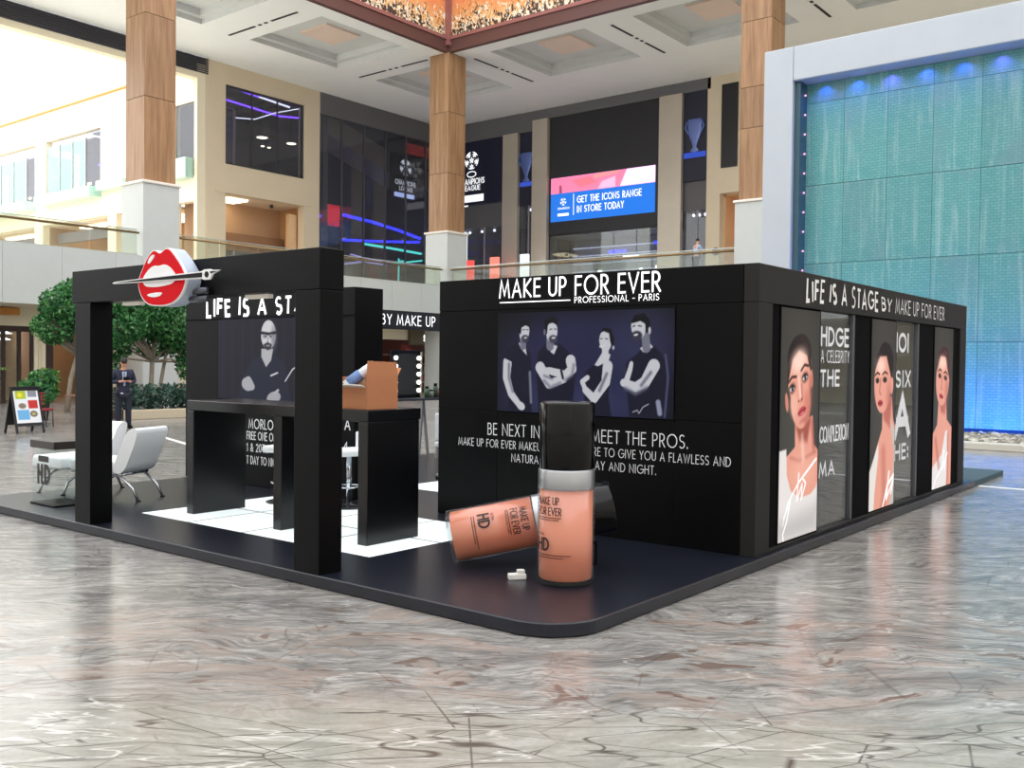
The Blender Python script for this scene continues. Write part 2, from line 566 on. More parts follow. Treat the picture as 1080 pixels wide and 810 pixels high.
# ================================================================== MATERIALS OF THE PLACE
def marble():
    t = NT('veined_marble')
    tc = t.n('ShaderNodeTexCoord')
    obj = tc.outputs['Object']
    ang = math.atan2(0.784, 0.621)          # the stone bands run diagonally through the hall
    uv = t.mapping(obj, rot=(0, 0, ang))     # x along the bands, y across
    wob = t.n('ShaderNodeTexNoise', None, Scale=0.8, Detail=3, Roughness=0.5)
    t.t.links.new(uv, wob.inputs['Vector'])
    wv = t.n('ShaderNodeVectorMath', {'operation': 'SUBTRACT'}, i0=wob.outputs['Color'], i1=(.5, .5, .5))
    ws = t.n('ShaderNodeVectorMath', {'operation': 'SCALE'}, i0=wv.outputs[0])
    ws.inputs['Scale'].default_value = 1.0
    wuv = t.n('ShaderNodeVectorMath', {'operation': 'ADD'}, i0=uv, i1=ws.outputs[0]).outputs[0]
    # which slabs are pale, which are grey: the quarry bands
    sep = t.n('ShaderNodeSeparateXYZ', None, i0=uv)
    big = t.noise(t.mapping(uv, scale=(.16, .5, 1)), 1.0, 3, .5)
    band = t.math('ADD', sep.outputs[1], t.math('MULTIPLY', t.math('SUBTRACT', big, .5), 2.6))
    pale_m = t.math('SUBTRACT', 1.0, t.step(band, -1.2, -0.4))
    # fine streaks
    s1 = t.noise(t.mapping(wuv, scale=(2.4, 10, 1)), 1.0, 8, .74, .6)
    s2 = t.noise(t.mapping(wuv, scale=(5, 30, 1)), 1.0, 5, .65, .4)
    grey = t.ramp(s1, [(.30, lin((100, 98, 97))), (.44, lin((136, 134, 131))), (.56, lin((164, 161, 157))), (.72, lin((194, 191, 187)))])
    grey = t.mix(t.math('MULTIPLY', t.step(s2, .48, .66), .85), grey, lin((104, 100, 98)))
    cream = t.ramp(s1, [(.28, lin((130, 128, 119))), (.5, lin((160, 158, 149))), (.75, lin((188, 186, 180)))])
    cream = t.mix(t.math('MULTIPLY', t.step(s2, .52, .75), .4), cream, lin((146, 140, 128)))
    base = t.mix(pale_m, grey, cream)
    # rose-brown patches along the edge of the pale slabs
    edge = t.math('MULTIPLY', t.step(band, -1.3, -0.5), t.math('SUBTRACT', 1.0, t.step(band, 0.3, 1.4)))
    pn = t.noise(t.mapping(wuv, scale=(1.6, 4.5, 1)), 1.0, 4, .6, .8)
    base = t.mix(t.math('MULTIPLY', t.math('MULTIPLY', t.step(pn, .5, .6), edge), .6), base, lin((160, 142, 131)))
    pn2 = t.noise(t.mapping(wuv, scale=(2.4, 6.5, 1), loc=(4, 2, 0)), 1.0, 3, .6, .8)
    base = t.mix(t.math('MULTIPLY', t.math('MULTIPLY', t.step(pn2, .6, .66), edge), .85), base, lin((104, 82, 72)))
    pn3 = t.noise(t.mapping(uv, scale=(.25, 1.1, 1), loc=(9, 0, 0)), 1.0, 4, .6)
    base = t.mix(t.math('MULTIPLY', t.step(pn3, .52, .7), .22), base, lin((172, 158, 148)))
    # dark cracks and white veins: long wandering lines, broken by patches
    def vein(scale, rot, loc, wid, lo, hi, det=3):
        n_ = t.noise(t.mapping(uv, scale=scale, rot=(0, 0, rot), loc=loc), 1.0, det, .5, .15)
        d_ = t.math('ABSOLUTE', t.math('SUBTRACT', n_, .5))
        br = t.step(t.noise(t.mapping(uv, loc=loc), .9, 3, .6), lo, hi)
        core = t.math('SUBTRACT', 1.0, t.math('DIVIDE', d_, wid), clamp=True)
        return t.math('MULTIPLY', t.math('POWER', core, .6), br)
    dk = None
    for args in (((.5, 1.5, 1), .4, (3.1, 7.7, 0), .0045, .46, .54, 2), ((.45, 1.8, 1), -.3, (13.1, 1.7, 0), .005, .47, .55, 2), ((.4, 2.6, 1), .06, (23.1, 4.7, 0), .006, .44, .55, 3)):
        v_ = vein(*args)
        dk = v_ if dk is None else t.math('MAXIMUM', dk, v_)
    def crack(scale, rot, loc, wid, lo, hi):
        v = t.n('ShaderNodeTexVoronoi', {'feature': 'DISTANCE_TO_EDGE'}, Scale=1.0)
        t.t.links.new(t.mapping(uv, scale=scale, loc=loc, rot=(0, 0, rot)), v.inputs['Vector'])
        br = t.step(t.noise(t.mapping(uv, loc=(loc[1], loc[0], 3)), .9, 3, .6), lo, hi)
        return t.math('MULTIPLY', t.math('SUBTRACT', 1.0, t.math('DIVIDE', v.outputs['Distance'], wid), clamp=True), br)
    for args in (((.6, 1.5, 1), .32, (3.3, 1.1, 0), .006, .40, .48), ((.8, 1.9, 1), -.3, (8.3, 5.1, 0), .008, .42, .5), ((.5, 1.1, 1), .95, (18.3, 2.1, 0), .0022, .43, .51), ((1.4, 3.0, 1), .12, (28.3, 12.1, 0), .012, .47, .56), ((.6, 1.2, 1), -1.0, (38.3, 22.1, 0), .0025, .45, .53)):
        dk = t.math('MAXIMUM', dk, crack(*args))
    gp = t.noise(t.mapping(wuv, scale=(.7, 2.2, 1), loc=(7, 3, 0)), 1.0, 4, .6, .4)
    base = t.mix(t.math('MULTIPLY', t.step(gp, .5, .68), t.math('MULTIPLY_ADD', pale_m, -.35, .5)), base, lin((98, 97, 96)))
    grain = t.noise(uv, 26.0, 4, .7)
    base = t.mix(t.math('MULTIPLY', t.step(grain, .45, .75), .3), base, lin((120, 114, 106)))
    base = t.mix(t.math('MULTIPLY', dk, t.math('MULTIPLY_ADD', pale_m, .5, .4)), base, lin((66, 57, 50)))
    wv_ = t.math('MAXIMUM', vein((.4, 2.4, 1), .15, (31.1, 14.7, 0), .0055, .48, .58, 6), vein((.45, 2.2, 1), -.3, (61.1, 4.7, 0), .0055, .5, .58, 6))
    base = t.mix(t.math('MULTIPLY', wv_, t.math('MULTIPLY_ADD', pale_m, .3, .35)), base, lin((232, 229, 224)))
    rgh = t.math('MULTIPLY_ADD', s1, .16, .13)
    b = t.n('ShaderNodeBsdfPrincipled', None, Base_Color=base, Roughness=rgh)
    b.inputs['Specular IOR Level'].default_value = 0.5
    return t.done(b)

def wood():
    t = NT('wood_veneer')
    tc = t.n('ShaderNodeTexCoord')
    oi = t.n('ShaderNodeObjectInfo')
    off = t.n('ShaderNodeVectorMath', {'operation': 'SCALE'}, i0=(13., 7., 3.))
    t.t.links.new(oi.outputs['Random'], off.inputs['Scale'])
    vec = t.n('ShaderNodeVectorMath', {'operation': 'ADD'}, i0=tc.outputs['Object'], i1=off.outputs[0]).outputs[0]
    g = t.noise(t.mapping(vec, scale=(5, 5, .35)), 1.0, 5, .6, .4)
    fine = t.noise(t.mapping(vec, scale=(30, 30, .8)), 1.0, 3, .6)
    c = t.ramp(g, [(.3, lin((132, 96, 64))), (.5, lin((158, 120, 84))), (.7, lin((176, 140, 104)))])
    c = t.mix(t.math('MULTIPLY', fine, .25), c, lin((120, 86, 60)))
    h = t.n('ShaderNodeHueSaturation', None, Color=c, Value=t.math('MULTIPLY_ADD', oi.outputs['Random'], .22, .89))
    b = t.n('ShaderNodeBsdfPrincipled', None, Base_Color=h.outputs[0], Roughness=.45)
    return t.done(b)

def mosaic():
    t = NT('glass_mosaic')
    tc = t.n('ShaderNodeTexCoord')
    obj = tc.outputs['Object']
    z = t.n('ShaderNodeSeparateXYZ', None, i0=obj).outputs[2]
    n1 = t.noise(obj, .35, 3, .6)
    zz = t.math('ADD', z, t.math('MULTIPLY_ADD', n1, 2.4, -1.2))
    col = t.ramp(t.math('MULTIPLY_ADD', zz, 1 / 6.0, -20.0 / 6.0), [(.0, lin((226, 190, 130))), (.2, lin((226, 156, 98))), (.4, lin((220, 122, 88))), (1.0, lin((222, 110, 98)))])
    n2 = t.noise(t.mapping(obj, scale=(1, 1, .7)), 5.5, 3, .6, .8)
    dens = t.math('MULTIPLY_ADD', zz, -.075, 2.03)      # dark tesserae thin out upwards
    dk = t.math('GREATER_THAN', n2, t.math('SUBTRACT', 1.0, t.math('MULTIPLY', dens, 1.0)))
    n3 = t.noise(t.mapping(obj, scale=(1, 1, .6), loc=(5, 5, 5)), 5.2, 3, .6, .8)
    thr = t.math('MULTIPLY_ADD', zz, .12, -1.92)
    dark = t.math('GREATER_THAN', n2, thr)
    pale = t.math('GREATER_THAN', n3, t.math('ADD', thr, -.01))
    col = t.mix(pale, col, lin((242, 236, 214)))
    col = t.mix(dark, col, lin((62, 52, 48)))
    b = t.n('ShaderNodeBsdfPrincipled', None, Base_Color=col, Roughness=.3)
    return t.done(b)

M_MARBLE, M_WOOD, M_MOSAIC = marble(), wood(), mosaic()
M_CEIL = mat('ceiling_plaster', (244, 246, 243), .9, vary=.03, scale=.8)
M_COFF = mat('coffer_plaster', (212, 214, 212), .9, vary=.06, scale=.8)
M_SLOT = mat('air_slot_black', (40, 40, 40), .8)
M_BEIGE = mat('beige_stone_wall', (218, 203, 176), .6, vary=.04, scale=1.2)
M_CREAM = mat('cream_wall', (236, 226, 200), .7, vary=.03, scale=1.0)
M_WSTONE = mat('white_stone_cladding', (198, 201, 197), .5, vary=.05, scale=2.5, rand=.02)
M_BROWN = mat('brown_metal_fascia', (92, 60, 54), .5, vary=.05, scale=.6)
M_ROSE = mat('rose_trim', (150, 96, 90), .5)
M_LOUV = mat('louvre_charcoal', (66, 64, 70), .6)
M_DARKW = mat('dark_grey_panel', (104, 104, 106), .5, vary=.08, scale=.7)
M_BLACKW = mat('black_panel_far', (16, 16, 19), .4)
M_STEEL = mat('brushed_steel_pier', (196, 186, 170), .35, .35, vary=.12, scale=.6)
M_GBAL = glass('balustrade_glass', (236, 240, 234), 1.0, .02, .04)
M_GDARK = glass('dark_glazing', (214, 216, 222), .9, .02, .05)
M_GTEAL = glass('teal_glazing', (196, 224, 220), 1.0, .02, .35)
M_RAIL = mat('handrail_metal', (150, 124, 90), .35, .7)


# ================================================================== SETTING
# ---- ground floor
mb = MB().quad((-40, -45, 0), (70, -45, 0), (70, 100, 0), (-40, 100, 0))
struct('floor', mb, M_MARBLE, 'polished veined grey and cream marble floor of the hall', 'floor')

# white inlaid strips in the marble
struct('trim_1', MB().box(10.82, 10.94, -14, -0.02, .0, .004), mat('white_inlay', (240, 240, 238), .4), 'white inlay strip in the floor right of the booth', 'floor strip')
mb = MB()
mb.prism([(-0.06, 0), (0.06, 0), (0.06, 1), (-0.06, 1)], (8.25, 19.2, .001), (.94, -.33, 0), (-2.2, -6.5, 0), (0, 0, .003))
struct('trim_2', mb, MATS['white_inlay'], 'white inlay strip in the floor by the man', 'floor strip')

ZC = 19.1
YV, XV = 33.0, 35.0     # edges of the atrium void
YW, XW = 45.0, 48.0     # upper storey walls

# ---- the hall goes on behind the photographer: plain stone walls up to the open roof
struct('wall_behind_left', MB().box(-19, -18.6, -20, 33, 0, 20), mat('hall_wall_pale', (242, 239, 230), .7), 'beige stone hall wall behind the photographer on the left', 'wall')
struct('wall_behind_right', MB().box(-19, 60, -20.4, -20, 0, 20), MATS['hall_wall_pale'], 'beige stone hall wall behind the photographer on the right', 'wall')

# ---- ceiling ring with coffers
left_c = [(x, x + 6.2) for x in (8.7, 17.95, 27.1, 36.4)]
right_c = [(y, y + 6.3) for y in (-2.7, 6.45, 15.6, 24.8)]
coff = [(a, b, 34.4, 40.3) for a, b in left_c] + [(36.4, 42.1, a, b) for a, b in right_c]
mb = MB()
xs = sorted({-5.0, XV, XW} | {v for c in coff for v in c[:2]})
ys = sorted({-20.0, YV, YW} | {v for c in coff for v in c[2:]})
for i in range(len(xs) - 1):
    for j in range(len(ys) - 1):
        cx, cy = (xs[i] + xs[i + 1]) / 2, (ys[j] + ys[j + 1]) / 2
        if cy < YV and cx < XV:
            continue
        if any(c[0] < cx < c[1] and c[2] < cy < c[3] for c in coff):
            continue
        mb.quad((xs[i], ys[j], ZC), (xs[i], ys[j + 1], ZC), (xs[i + 1], ys[j + 1], ZC), (xs[i + 1], ys[j], ZC))
ceil = struct('ceiling', mb, M_CEIL, 'pale grey coffered ceiling around the atrium opening', 'ceiling')
M_PAD = mat('coffer_light_pad', (216, 196, 180), .8, emit=(230, 200, 180), estr=.05)
for (x0, x1, y0, y1) in coff:
    cb = MB()
    s, h1, h2 = .35, .25, .6
    def ringq(ax0, ax1, ay0, ay1, az, bx0, bx1, by0, by1, bz):
        A = [(ax0, ay0, az), (ax1, ay0, az), (ax1, ay1, az), (ax0, ay1, az)]
        B = [(bx0, by0, bz), (bx1, by0, bz), (bx1, by1, bz), (bx0, by1, bz)]
        for k in range(4):
            l = (k + 1) % 4
            cb.quad(A[k], A[l], B[l], B[k])
    ringq(x0, x1, y0, y1, ZC, x0, x1, y0, y1, ZC + h1)
    ringq(x0, x1, y0, y1, ZC + h1, x0 + s, x1 - s, y0 + s, y1 - s, ZC + h1)
    ringq(x0 + s, x1 - s, y0 + s, y1 - s, ZC + h1, x0 + s, x1 - s, y0 + s, y1 - s, ZC + h2)
    cb.quad((x0 + s, y0 + s, ZC + h2), (x1 - s, y0 + s, ZC + h2), (x1 - s, y1 - s, ZC + h2), (x0 + s, y1 - s, ZC + h2))
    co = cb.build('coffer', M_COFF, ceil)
    MB().box((x0 + x1) / 2 - 1.2, (x0 + x1) / 2 + 1.2, (y0 + y1) / 2 - 1.1, (y0 + y1) / 2 + 1.1, ZC + h2 - .12, ZC + h2 - .01).build('light_panel', M_PAD, co)
for xx in (16.55, 26.0, 34.95 + 0.4):
    for (a, b) in ((34.9, 37.0), (37.3, 37.55), (37.8, 38.05), (38.3, 40.6)):
        MB().box(xx - .07, xx + .07, a, b, ZC - .02, ZC + .02).build('air_slot', M_SLOT, ceil)
for yy in (14.1, 23.4, 32.6):
    for (a, b) in ((36.8, 38.9), (39.2, 39.45), (39.7, 39.95), (40.2, 42.3)):
        MB().box(a, b, yy - .07, yy + .07, ZC - .02, ZC + .02).build('air_slot', M_SLOT, ceil)

# ---- fascia around the atrium opening: brown beam, rose lip, mosaic above
fa = empty('trim_3', (0, 0, 0), 0, 'mosaic fascia with brown beam around the atrium opening', 'fascia', kind='structure')
MB().box(-5, XV + .3, YV, YV + .3, ZC - .02, ZC + .62).build('beam', M_BROWN, fa)
MB().box(XV, XV + .3, -20, YV, ZC - .02, ZC + .62).build('beam', M_BROWN, fa)
MB().box(-5, XV, YV - .08, YV + .2, ZC + .62, ZC + .80).build('lip', M_ROSE, fa)
MB().box(XV - .08, XV + .2, -20, YV - .08, ZC + .62, ZC + .80).build('lip', M_ROSE, fa)
MB().box(-5, XV, YV + .05, YV + .25, ZC + .80, ZC + 7).build('mosaic_panel', M_MOSAIC, fa)
MB().box(XV + .05, XV + .25, -20, YV, ZC + .80, ZC + 7).build('mosaic_panel', M_MOSAIC, fa)
MB().box(XV - .22, XV + .05, YV - .22, YV + .05, ZC + .3, ZC + 7).build('corner_trim', M_ROSE, fa)

# ---- three wood-clad columns on white stone bases
def column(x, y, ztop, label, seams, wx=1.42, wy=1.42):
    c = empty('atrium_column', (x, y, 0), 0, label, 'column', 'wood clad columns of the atrium')
    MB().box(-.12, wx + .12, -.12, wy + .12, 0, 9.02).build('stone_base', M_WSTONE, c)
    MB().bbox(-.2, wx + .2, -.2, wy + .2, 9.02, 9.14, .03).build('base_cap', mat('white_cap', (236, 228, 216), .5), c)
    zs = [9.14] + seams + [ztop]
    MB().box(.02, wx - .02, .02, wy - .02, 9.14, ztop).build('core', mat('column_core', (70, 48, 34), .8), c)
    for k in range(len(zs) - 1):
        a, b = zs[k] + .012, zs[k + 1] - .012
        for (x0, x1, y0, y1) in ((.0, wx, -.012, .03), (-.012, .03, .0, wy)):
            MB().box(x0, x1, y0, y1, a, b).build('wood_panel', M_WOOD, c)
    return c
column(16.66, 33.05, ZC + .02, 'wood clad column rising behind the red lips sign', [12.6, 16.0])
column(35.02, 32.95, ZC, 'wood clad corner column where the two mosaic fascias meet', [12.4, 15.8])
column(35.0, 13.97, ZC, 'wood clad column beside the grey water wall frame', [12.3, 14.1, 17.0])

# ---- upper storey deck, its edge panels and soffit
struct('floor_upper', MB().box(-30, XW + 1, YV + .25, 100, 5.75, 6.0).box(XV + .25, XW + 1, -20, YV + .25, 5.75, 6.0), mat('upper_deck', (230, 226, 216), .5), 'upper storey floor slab around the atrium', 'floor')
ed = empty('trim_4', (0, 0, 0), 0, 'pale stone edge band of the upper storey', 'edge band', kind='structure')
x = -6.6
while x < 35.0:
    MB().box(x + .006, min(x + 2.194, 35.0), YV - .02, YV + .3, 3.8, 6.02).build('stone_panel', M_WSTONE, ed)
    x += 2.2
y = 32.9
while y > -18:
    MB().box(XV - .02, XV + .3, y - 2.194, y - .006, 3.8, 6.02).build('stone_panel', M_WSTONE, ed)
    y -= 2.2
MB().box(-8, XV + .3, YV + .02, YV + .28, 3.78, 5.9).build('backing', M_BEIGE, ed)
MB().box(XV + .02, XV + .28, -20, YV, 3.78, 5.9).build('backing', M_BEIGE, ed)
struct('ceiling_lower', MB().box(-30, XW + 1, YV + .3, 60, 3.75, 3.85).box(XV + .3, XW + 1, -20, YV + .3, 3.75, 3.85), M_CREAM, 'cream soffit under the upper storey', 'ceiling')

# ---- glass balustrades
def balustrade(p, q, label, npan):
    p, q = Vector(p), Vector(q)
    b = empty('glass_balustrade', p, 0, label, 'balustrade', 'glass balustrades of the upper storey')
    d = q - p
    L = d.length
    d.normalize()
    s = Vector((-d.y, d.x, 0))
    for k in range(npan):
        a, c = d * (L * k / npan + .03), d * (L * (k + 1) / npan - .03)
        MB().beam(a + V(0, 0, .55), c + V(0, 0, .55), .02, 1.0).build('glass_pane', M_GBAL, b)
    MB().tube([s * -.1 + V(0, 0, .93), s * -.1 + d * L + V(0, 0, .93)], .05, 8).build('handrail', M_RAIL, b)
    MB().beam(V(0, 0, 1.07), d * L + V(0, 0, 1.07), .03, .03).build('top_channel', mat('glass_channel', (190, 196, 190), .3, .5), b)
    MB().beam(V(0, 0, .03), d * L + V(0, 0, .03), .06, .06).build('base_channel', MATS['glass_channel'], b)
    return b
balustrade((-4, 33.2, 6.02), (16.45, 33.2, 6.02), 'glass balustrade with metal handrail left of the lips sign', 10)
balustrade((18.3, 33.2, 6.02), (34.8, 33.2, 6.02), 'glass balustrade between the two wood columns on the left', 8)
balustrade((35.2, 32.7, 6.02), (35.2, 15.6, 6.02), 'glass balustrade running right from the corner column', 8)

# ---- upper wall on the left: beige stone with a dark window and a shop mouth
WX = (28.9, 34.7, 13.3, 17.95)
SX = (28.9, 34.8, 6.0, 11.6)
mb = MB()
mb.box(27.56, WX[0], YW, YW + .6, 6, ZC).box(WX[1] + .05, 36.0, YW, YW + .6, 6, ZC)
mb.box(WX[0], WX[1] + .05, YW, YW + .6, WX[3], ZC).box(WX[0], WX[1] + .05, YW, YW + .6, SX[3], WX[2])
wl = struct('wall_left', mb, M_BEIGE, 'beige stone upper wall left of the corner column', 'wall')
# moulding over the shop mouth
MB().box(28.2, 35.4, YW - .06, YW + .02, 11.6, 11.72).build('moulding', M_BEIGE, wl)
MB().box(27.6, 28.9, YW - .05, YW + .02, 6.0, 11.4).build('pilaster', M_BEIGE, wl)

w1 = empty('window_1', (WX[0], YW, WX[2]), 0, 'dark window with violet light tubes in the beige upper wall', 'window', kind='structure')
ww, wh = WX[1] + .05 - WX[0], WX[3] - WX[2]
fr = MB()
for (a, b, c, d_) in ((0, .1, 0, wh), (ww - .1, ww, 0, wh), (0, ww, 0, .1), (0, ww, wh - .1, wh)):
    fr.box(a, b, .1, .3, c, d_)
fr.build('frame', mat('window_frame_dark', (58, 56, 60), .5), w1)
for k in range(3):
    MB().box(.1 + (ww - .2) * k / 3 + .02, .1 + (ww - .2) * (k + 1) / 3 - .02, .18, .2, .1, wh - .1).build('pane', M_GDARK, w1)
    if k:
        MB().box(.1 + (ww - .2) * k / 3 - .03, .1 + (ww - .2) * k / 3 + .03, .14, .24, .1, wh - .1).build('mullion', MATS['window_frame_dark'], w1)
room = MB()
room.box(27.4, 35.9, 52, 52.2, 12.8, 18.9).box(27.4, 27.6, 45.6, 52, 12.8, 18.9).box(35.7, 35.9, 45.6, 52, 12.8, 18.9)
room.box(27.4, 35.9, 45.6, 52, 18.7, 18.9).box(27.4, 35.9, 45.6, 52, 12.8, 13.0)
struct('wall_window_room', room, mat('dark_room', (44, 44, 54), .7), 'dark room behind the upper window', 'room')

M_VIO = emis('violet_tube', (120, 70, 255), 2.6)
M_WHT = emis('white_tube', (235, 235, 255), 1.6)
def light_tube(pts, m, label, r=.06):
    o = tag(MB().tube(pts, r, 6).build('light_tube', m), label, 'light tube', 'light tubes behind the upper window')
    return o
light_tube([(29.3, 46.2, 18.33), (32.1, 46.2, 18.1)], M_VIO, 'violet light tube along the top of the dark window')
light_tube([(32.1, 46.3, 18.15), (34.6, 46.3, 18.0)], M_WHT, 'white light tube continuing the top violet one in the dark window')
light_tube([(29.0, 46.1, 17.4), (33.8, 46.1, 17.2)], M_VIO, 'long violet light tube below the top one in the dark window')
light_tube([(33.9, 46.4, 17.3), (35.4, 46.4, 17.5)], M_VIO, 'short violet light tube at right edge of the dark window')
light_tube([(29.0, 46.0, 15.9), (29.9, 46.0, 16.35), (31.7, 46.0, 16.6), (33.2, 46.0, 17.3), (35.2, 46.0, 18.0)], M_WHT, 'bent white light tube crossing the dark window', .035)
def pendant(x, y, z, r, label, ztop=18.7):
    p = empty('pendant_lamp', (x, y, z), 0, label, 'lamp', 'pendant lamps behind the upper window')
    MB().lathe([(r * .3, .32), (r * .75, .2), (r, 0)], seg=16).build('shade', mat('lamp_shade_dark', (50, 48, 50), .5), p)
    MB().lathe([(r * .96, .02), (r * .5, -.04), (0.001, -.06)], seg=16).build('bulb', emis('warm_bulb', (255, 236, 205), 5.0), p)
    MB().tube([(0, 0, .3), (0, 0, ztop - z)], .02, 5).build('cord', M_SLOT, p)
pendant(32.7, 46.6, 15.75, .42, 'pendant lamp in the middle of the dark window')
pendant(35.15, 46.8, 15.85, .38, 'pendant lamp at right of the dark window')
pendant(33.5, 47.6, 15.5, .16, 'left of two tiny twin pendant lamps in the dark window')
pendant(34.0, 47.6, 15.5, .16, 'right of two tiny twin pendant lamps in the dark window')
pendant(29.3, 46.6, 14.2, .2, 'low pendant lamp at left of the dark window')

# shop behind the mouth below
sh = empty('shop_interior', (28.9, YW + .6, 6), 0, 'warm lit shop mouth under the dark window', 'shop')
MB().box(-.5, 6.6, 2.5, 2.7, 0, 5.8).build('back_wall', mat('shop_tan', (196, 158, 124), .7), sh)
MB().box(-.7, -.5, 0, 2.5, 0, 5.8).build('side_wall', MATS['shop_tan'], sh)
MB().box(6.4, 6.6, 0, 2.5, 0, 5.8).build('side_wall', mat('shop_orange', (206, 164, 120), .7), sh)
MB().box(-.7, 6.6, 0, 2.7, 5.6, 5.8).build('soffit', mat('shop_soffit', (232, 214, 190), .8), sh)
MB().box(.2, 2.4, .5, 2.0, 5.5, 5.58).build('light_panel', emis('warm_panel', (255, 240, 205), 4.0), sh)
MB().box(-.4, 6.3, 2.0, 2.2, 2.6, 3.7).build('bulkhead', mat('shop_brown', (150, 112, 82), .7), sh)
MB().box(1.0, 5.6, 2.3, 2.4, 0, 2.6).build('shop_glass', mat('shop_grey_glass', (104, 100, 98), .2), sh)
for xx in (1.0, 2.6, 4.2, 5.6):
    MB().box(xx - .06, xx + .06, 2.2, 2.3, 0, 2.6).build('mullion', MATS['glass_channel'], sh)
MB().box(5.3, 5.9, .2, .5, 0, 5.1).build('door_post', mat('orange_beige', (226, 188, 146), .6), sh)
MB().ball((3.4, -.5, 5.25), .12).build('ceiling_camera', M_SLOT, sh)
# ---- logo of the star ball and the small league mark, reused by the far banners
def star_ball(mb, o, ax, ay, R):
    o, ax, ay = Vector(o), Vector(ax), Vector(ay)
    def star(cx, cy, r, rot):
        pts = []
        for k in range(10):
            a = rot + PI * k / 5
            q = r if k % 2 == 0 else r * .52
            pts.append(o + ax * (cx + q * math.cos(a)) + ay * (cy + q * math.sin(a)))
        c = o + ax * cx + ay * cy
        mb.add([c] + pts, [(0, 1 + k, 1 + (k + 1) % 10) for k in range(10)])
    star(0, 0, R * .42, PI / 2)
    for k in range(5):
        a = PI / 2 + 2 * PI * k / 5 + PI / 5
        star(R * .72 * math.cos(a), R * .72 * math.sin(a), R * .36, a + PI)
    ring = arc(0, 0, R, R, 0, 360, 30)
    for k in (0, 1, 2, 3, 4):
        a0 = 90 + 72 * k + 36 - 24
        ribbon(mb, arc(0, 0, R * .97, R * .97, a0, a0 + 48, 8), R * .1, o, ax, ay)
M_WPRINT = mat('white_print', (240, 242, 246), .5, emit=(240, 242, 246), estr=.55)

# ---- dark glazed corner on the left upper wall
w2 = empty('window_2', (36.0, YW, 6), 0, 'tall dark glazing left of the corner column', 'window', kind='structure')
MB().box(0, 12.0, .0, .5, 11.75, 13.1).build('bulkhead', M_DARKW, w2)
for k, xx in enumerate((.0, 2.0, 4.0, 6.0, 8.0, 10.0, 12.0)):
    if k < 6:
        MB().box(xx + .04, xx + 1.96, .16, .19, .0, 11.75).build('pane', M_GDARK, w2)
    MB().box(xx - .04, xx + .04, .1, .26, 0, 11.75).build('mullion', mat('mullion_grey', (84, 84, 90), .5), w2)
MB().box(.55, .95, .3, .5, 0, 11.7).build('inner_post', mat('post_grey', (128, 128, 132), .5), w2)
room = MB()
room.box(35.95, 48, 53, 53.2, 5.8, 19).box(35.9, 36.0, 45.55, 53, 5.8, 19).box(48, 48.2, 45.0, 53, 5.8, 19).box(36, 48, 45.5, 53, 18.9, 19)
struct('wall_corner_room', room, mat('dark_hall', (84, 86, 98), .7), 'dark hall behind the tall corner glazing', 'room')
o = MB()
o.prism([(0, 0), (9.2, -2.75), (12, -2.75), (12, -1.6), (9.0, -1.0), (0, 1.3)], (36.1, 46.2, 17.35), (1, 0, 0), (0, 0, 1), (0, 2.2, 0))
tag(o.build('stair_soffit', mat('soffit_brown', (168, 150, 136), .7)), 'sloping brown stair soffit behind the dark corner glazing', 'stair soffit')
tag(MB().box(44.4, 47.0, 45.62, 45.72, 16.75, 17.5).build('red_sign_panel', mat('red_panel', (122, 40, 38), .5, emit=(160, 40, 36), estr=.35)), 'dark red sign panel high behind the corner glazing', 'sign')
M_BLU = emis('blue_tube', (52, 60, 255), 2.2)
M_TEA = emis('teal_tube', (90, 230, 215), 1.4)
M_LIL = emis('lilac_tube', (190, 180, 255), 1.0)
def neon(pts, m, label, r=.09):
    tag(MB().tube(pts, r, 6).build('neon_tube', m), label, 'neon tube', 'neon tubes behind the corner glazing')
neon([(38.9, 46, 11.65), (41.5, 46, 11.5), (44.2, 46, 11.2), (46.4, 46, 10.85)], M_BLU, 'upper long blue neon tube behind the corner glazing', .11)
neon([(39.0, 46.1, 10.0), (39.2, 46.1, 10.0), (42.0, 46.1, 10.2), (46.4, 46.1, 10.6)], M_BLU, 'lower long blue neon tube behind the corner glazing', .1)
neon([(36.2, 46.1, 11.35), (37.2, 46.1, 11.35)], M_BLU, 'short blue neon tube at left end of the corner glazing', .1)
neon([(41.0, 46.3, 9.95), (43.6, 46.3, 9.9), (46.8, 46.3, 9.8)], M_TEA, 'teal neon tube below the blue ones')
neon([(43.6, 46.3, 8.8), (45.4, 46.3, 9.05), (46.9, 46.3, 9.3)], M_TEA, 'rising teal neon tube near the corner column', .07)
neon([(39.4, 46.4, 8.4), (41.2, 46.4, 8.75), (43.4, 46.4, 8.65)], M_LIL, 'lilac neon tube low behind the corner glazing', .07)
neon([(40.4, 46.9, 9.2), (42.4, 46.9, 9.0), (46.8, 46.9, 8.95)], M_LIL, 'thin lilac neon tube behind the corner glazing', .05)
nf = empty('teal_light_frame', (44.2, 46, 6.0), 0, 'standing teal light frame behind the balcony glass', 'light frame')
MB().tube([(0, 0, 0), (0, 0, 3.2)], .06, 6).build('upright', M_TEA, nf)
MB().tube([(0, 0, 3.0), (.7, 0, 3.1)], .05, 6).build('cross_bar', M_TEA, nf)
MB().tube([(.1, 0, .2), (1.2, 0, .9), (1.5, 0, 0)], .05, 6).build('brace', M_TEA, nf)
rs = empty('red_shop_sign', (37.3, 46, 9.6), 0, 'red and navy sign panel behind the corner glazing', 'sign')
MB().box(0, 1.55, 0, .12, 1.2, 2.6).build('red_panel', emis('red_glow', (214, 40, 60), .9), rs)
MB().box(0, 1.55, 0, .12, 0, 1.2).build('navy_panel', mat('navy_panel', (48, 62, 92), .5), rs)
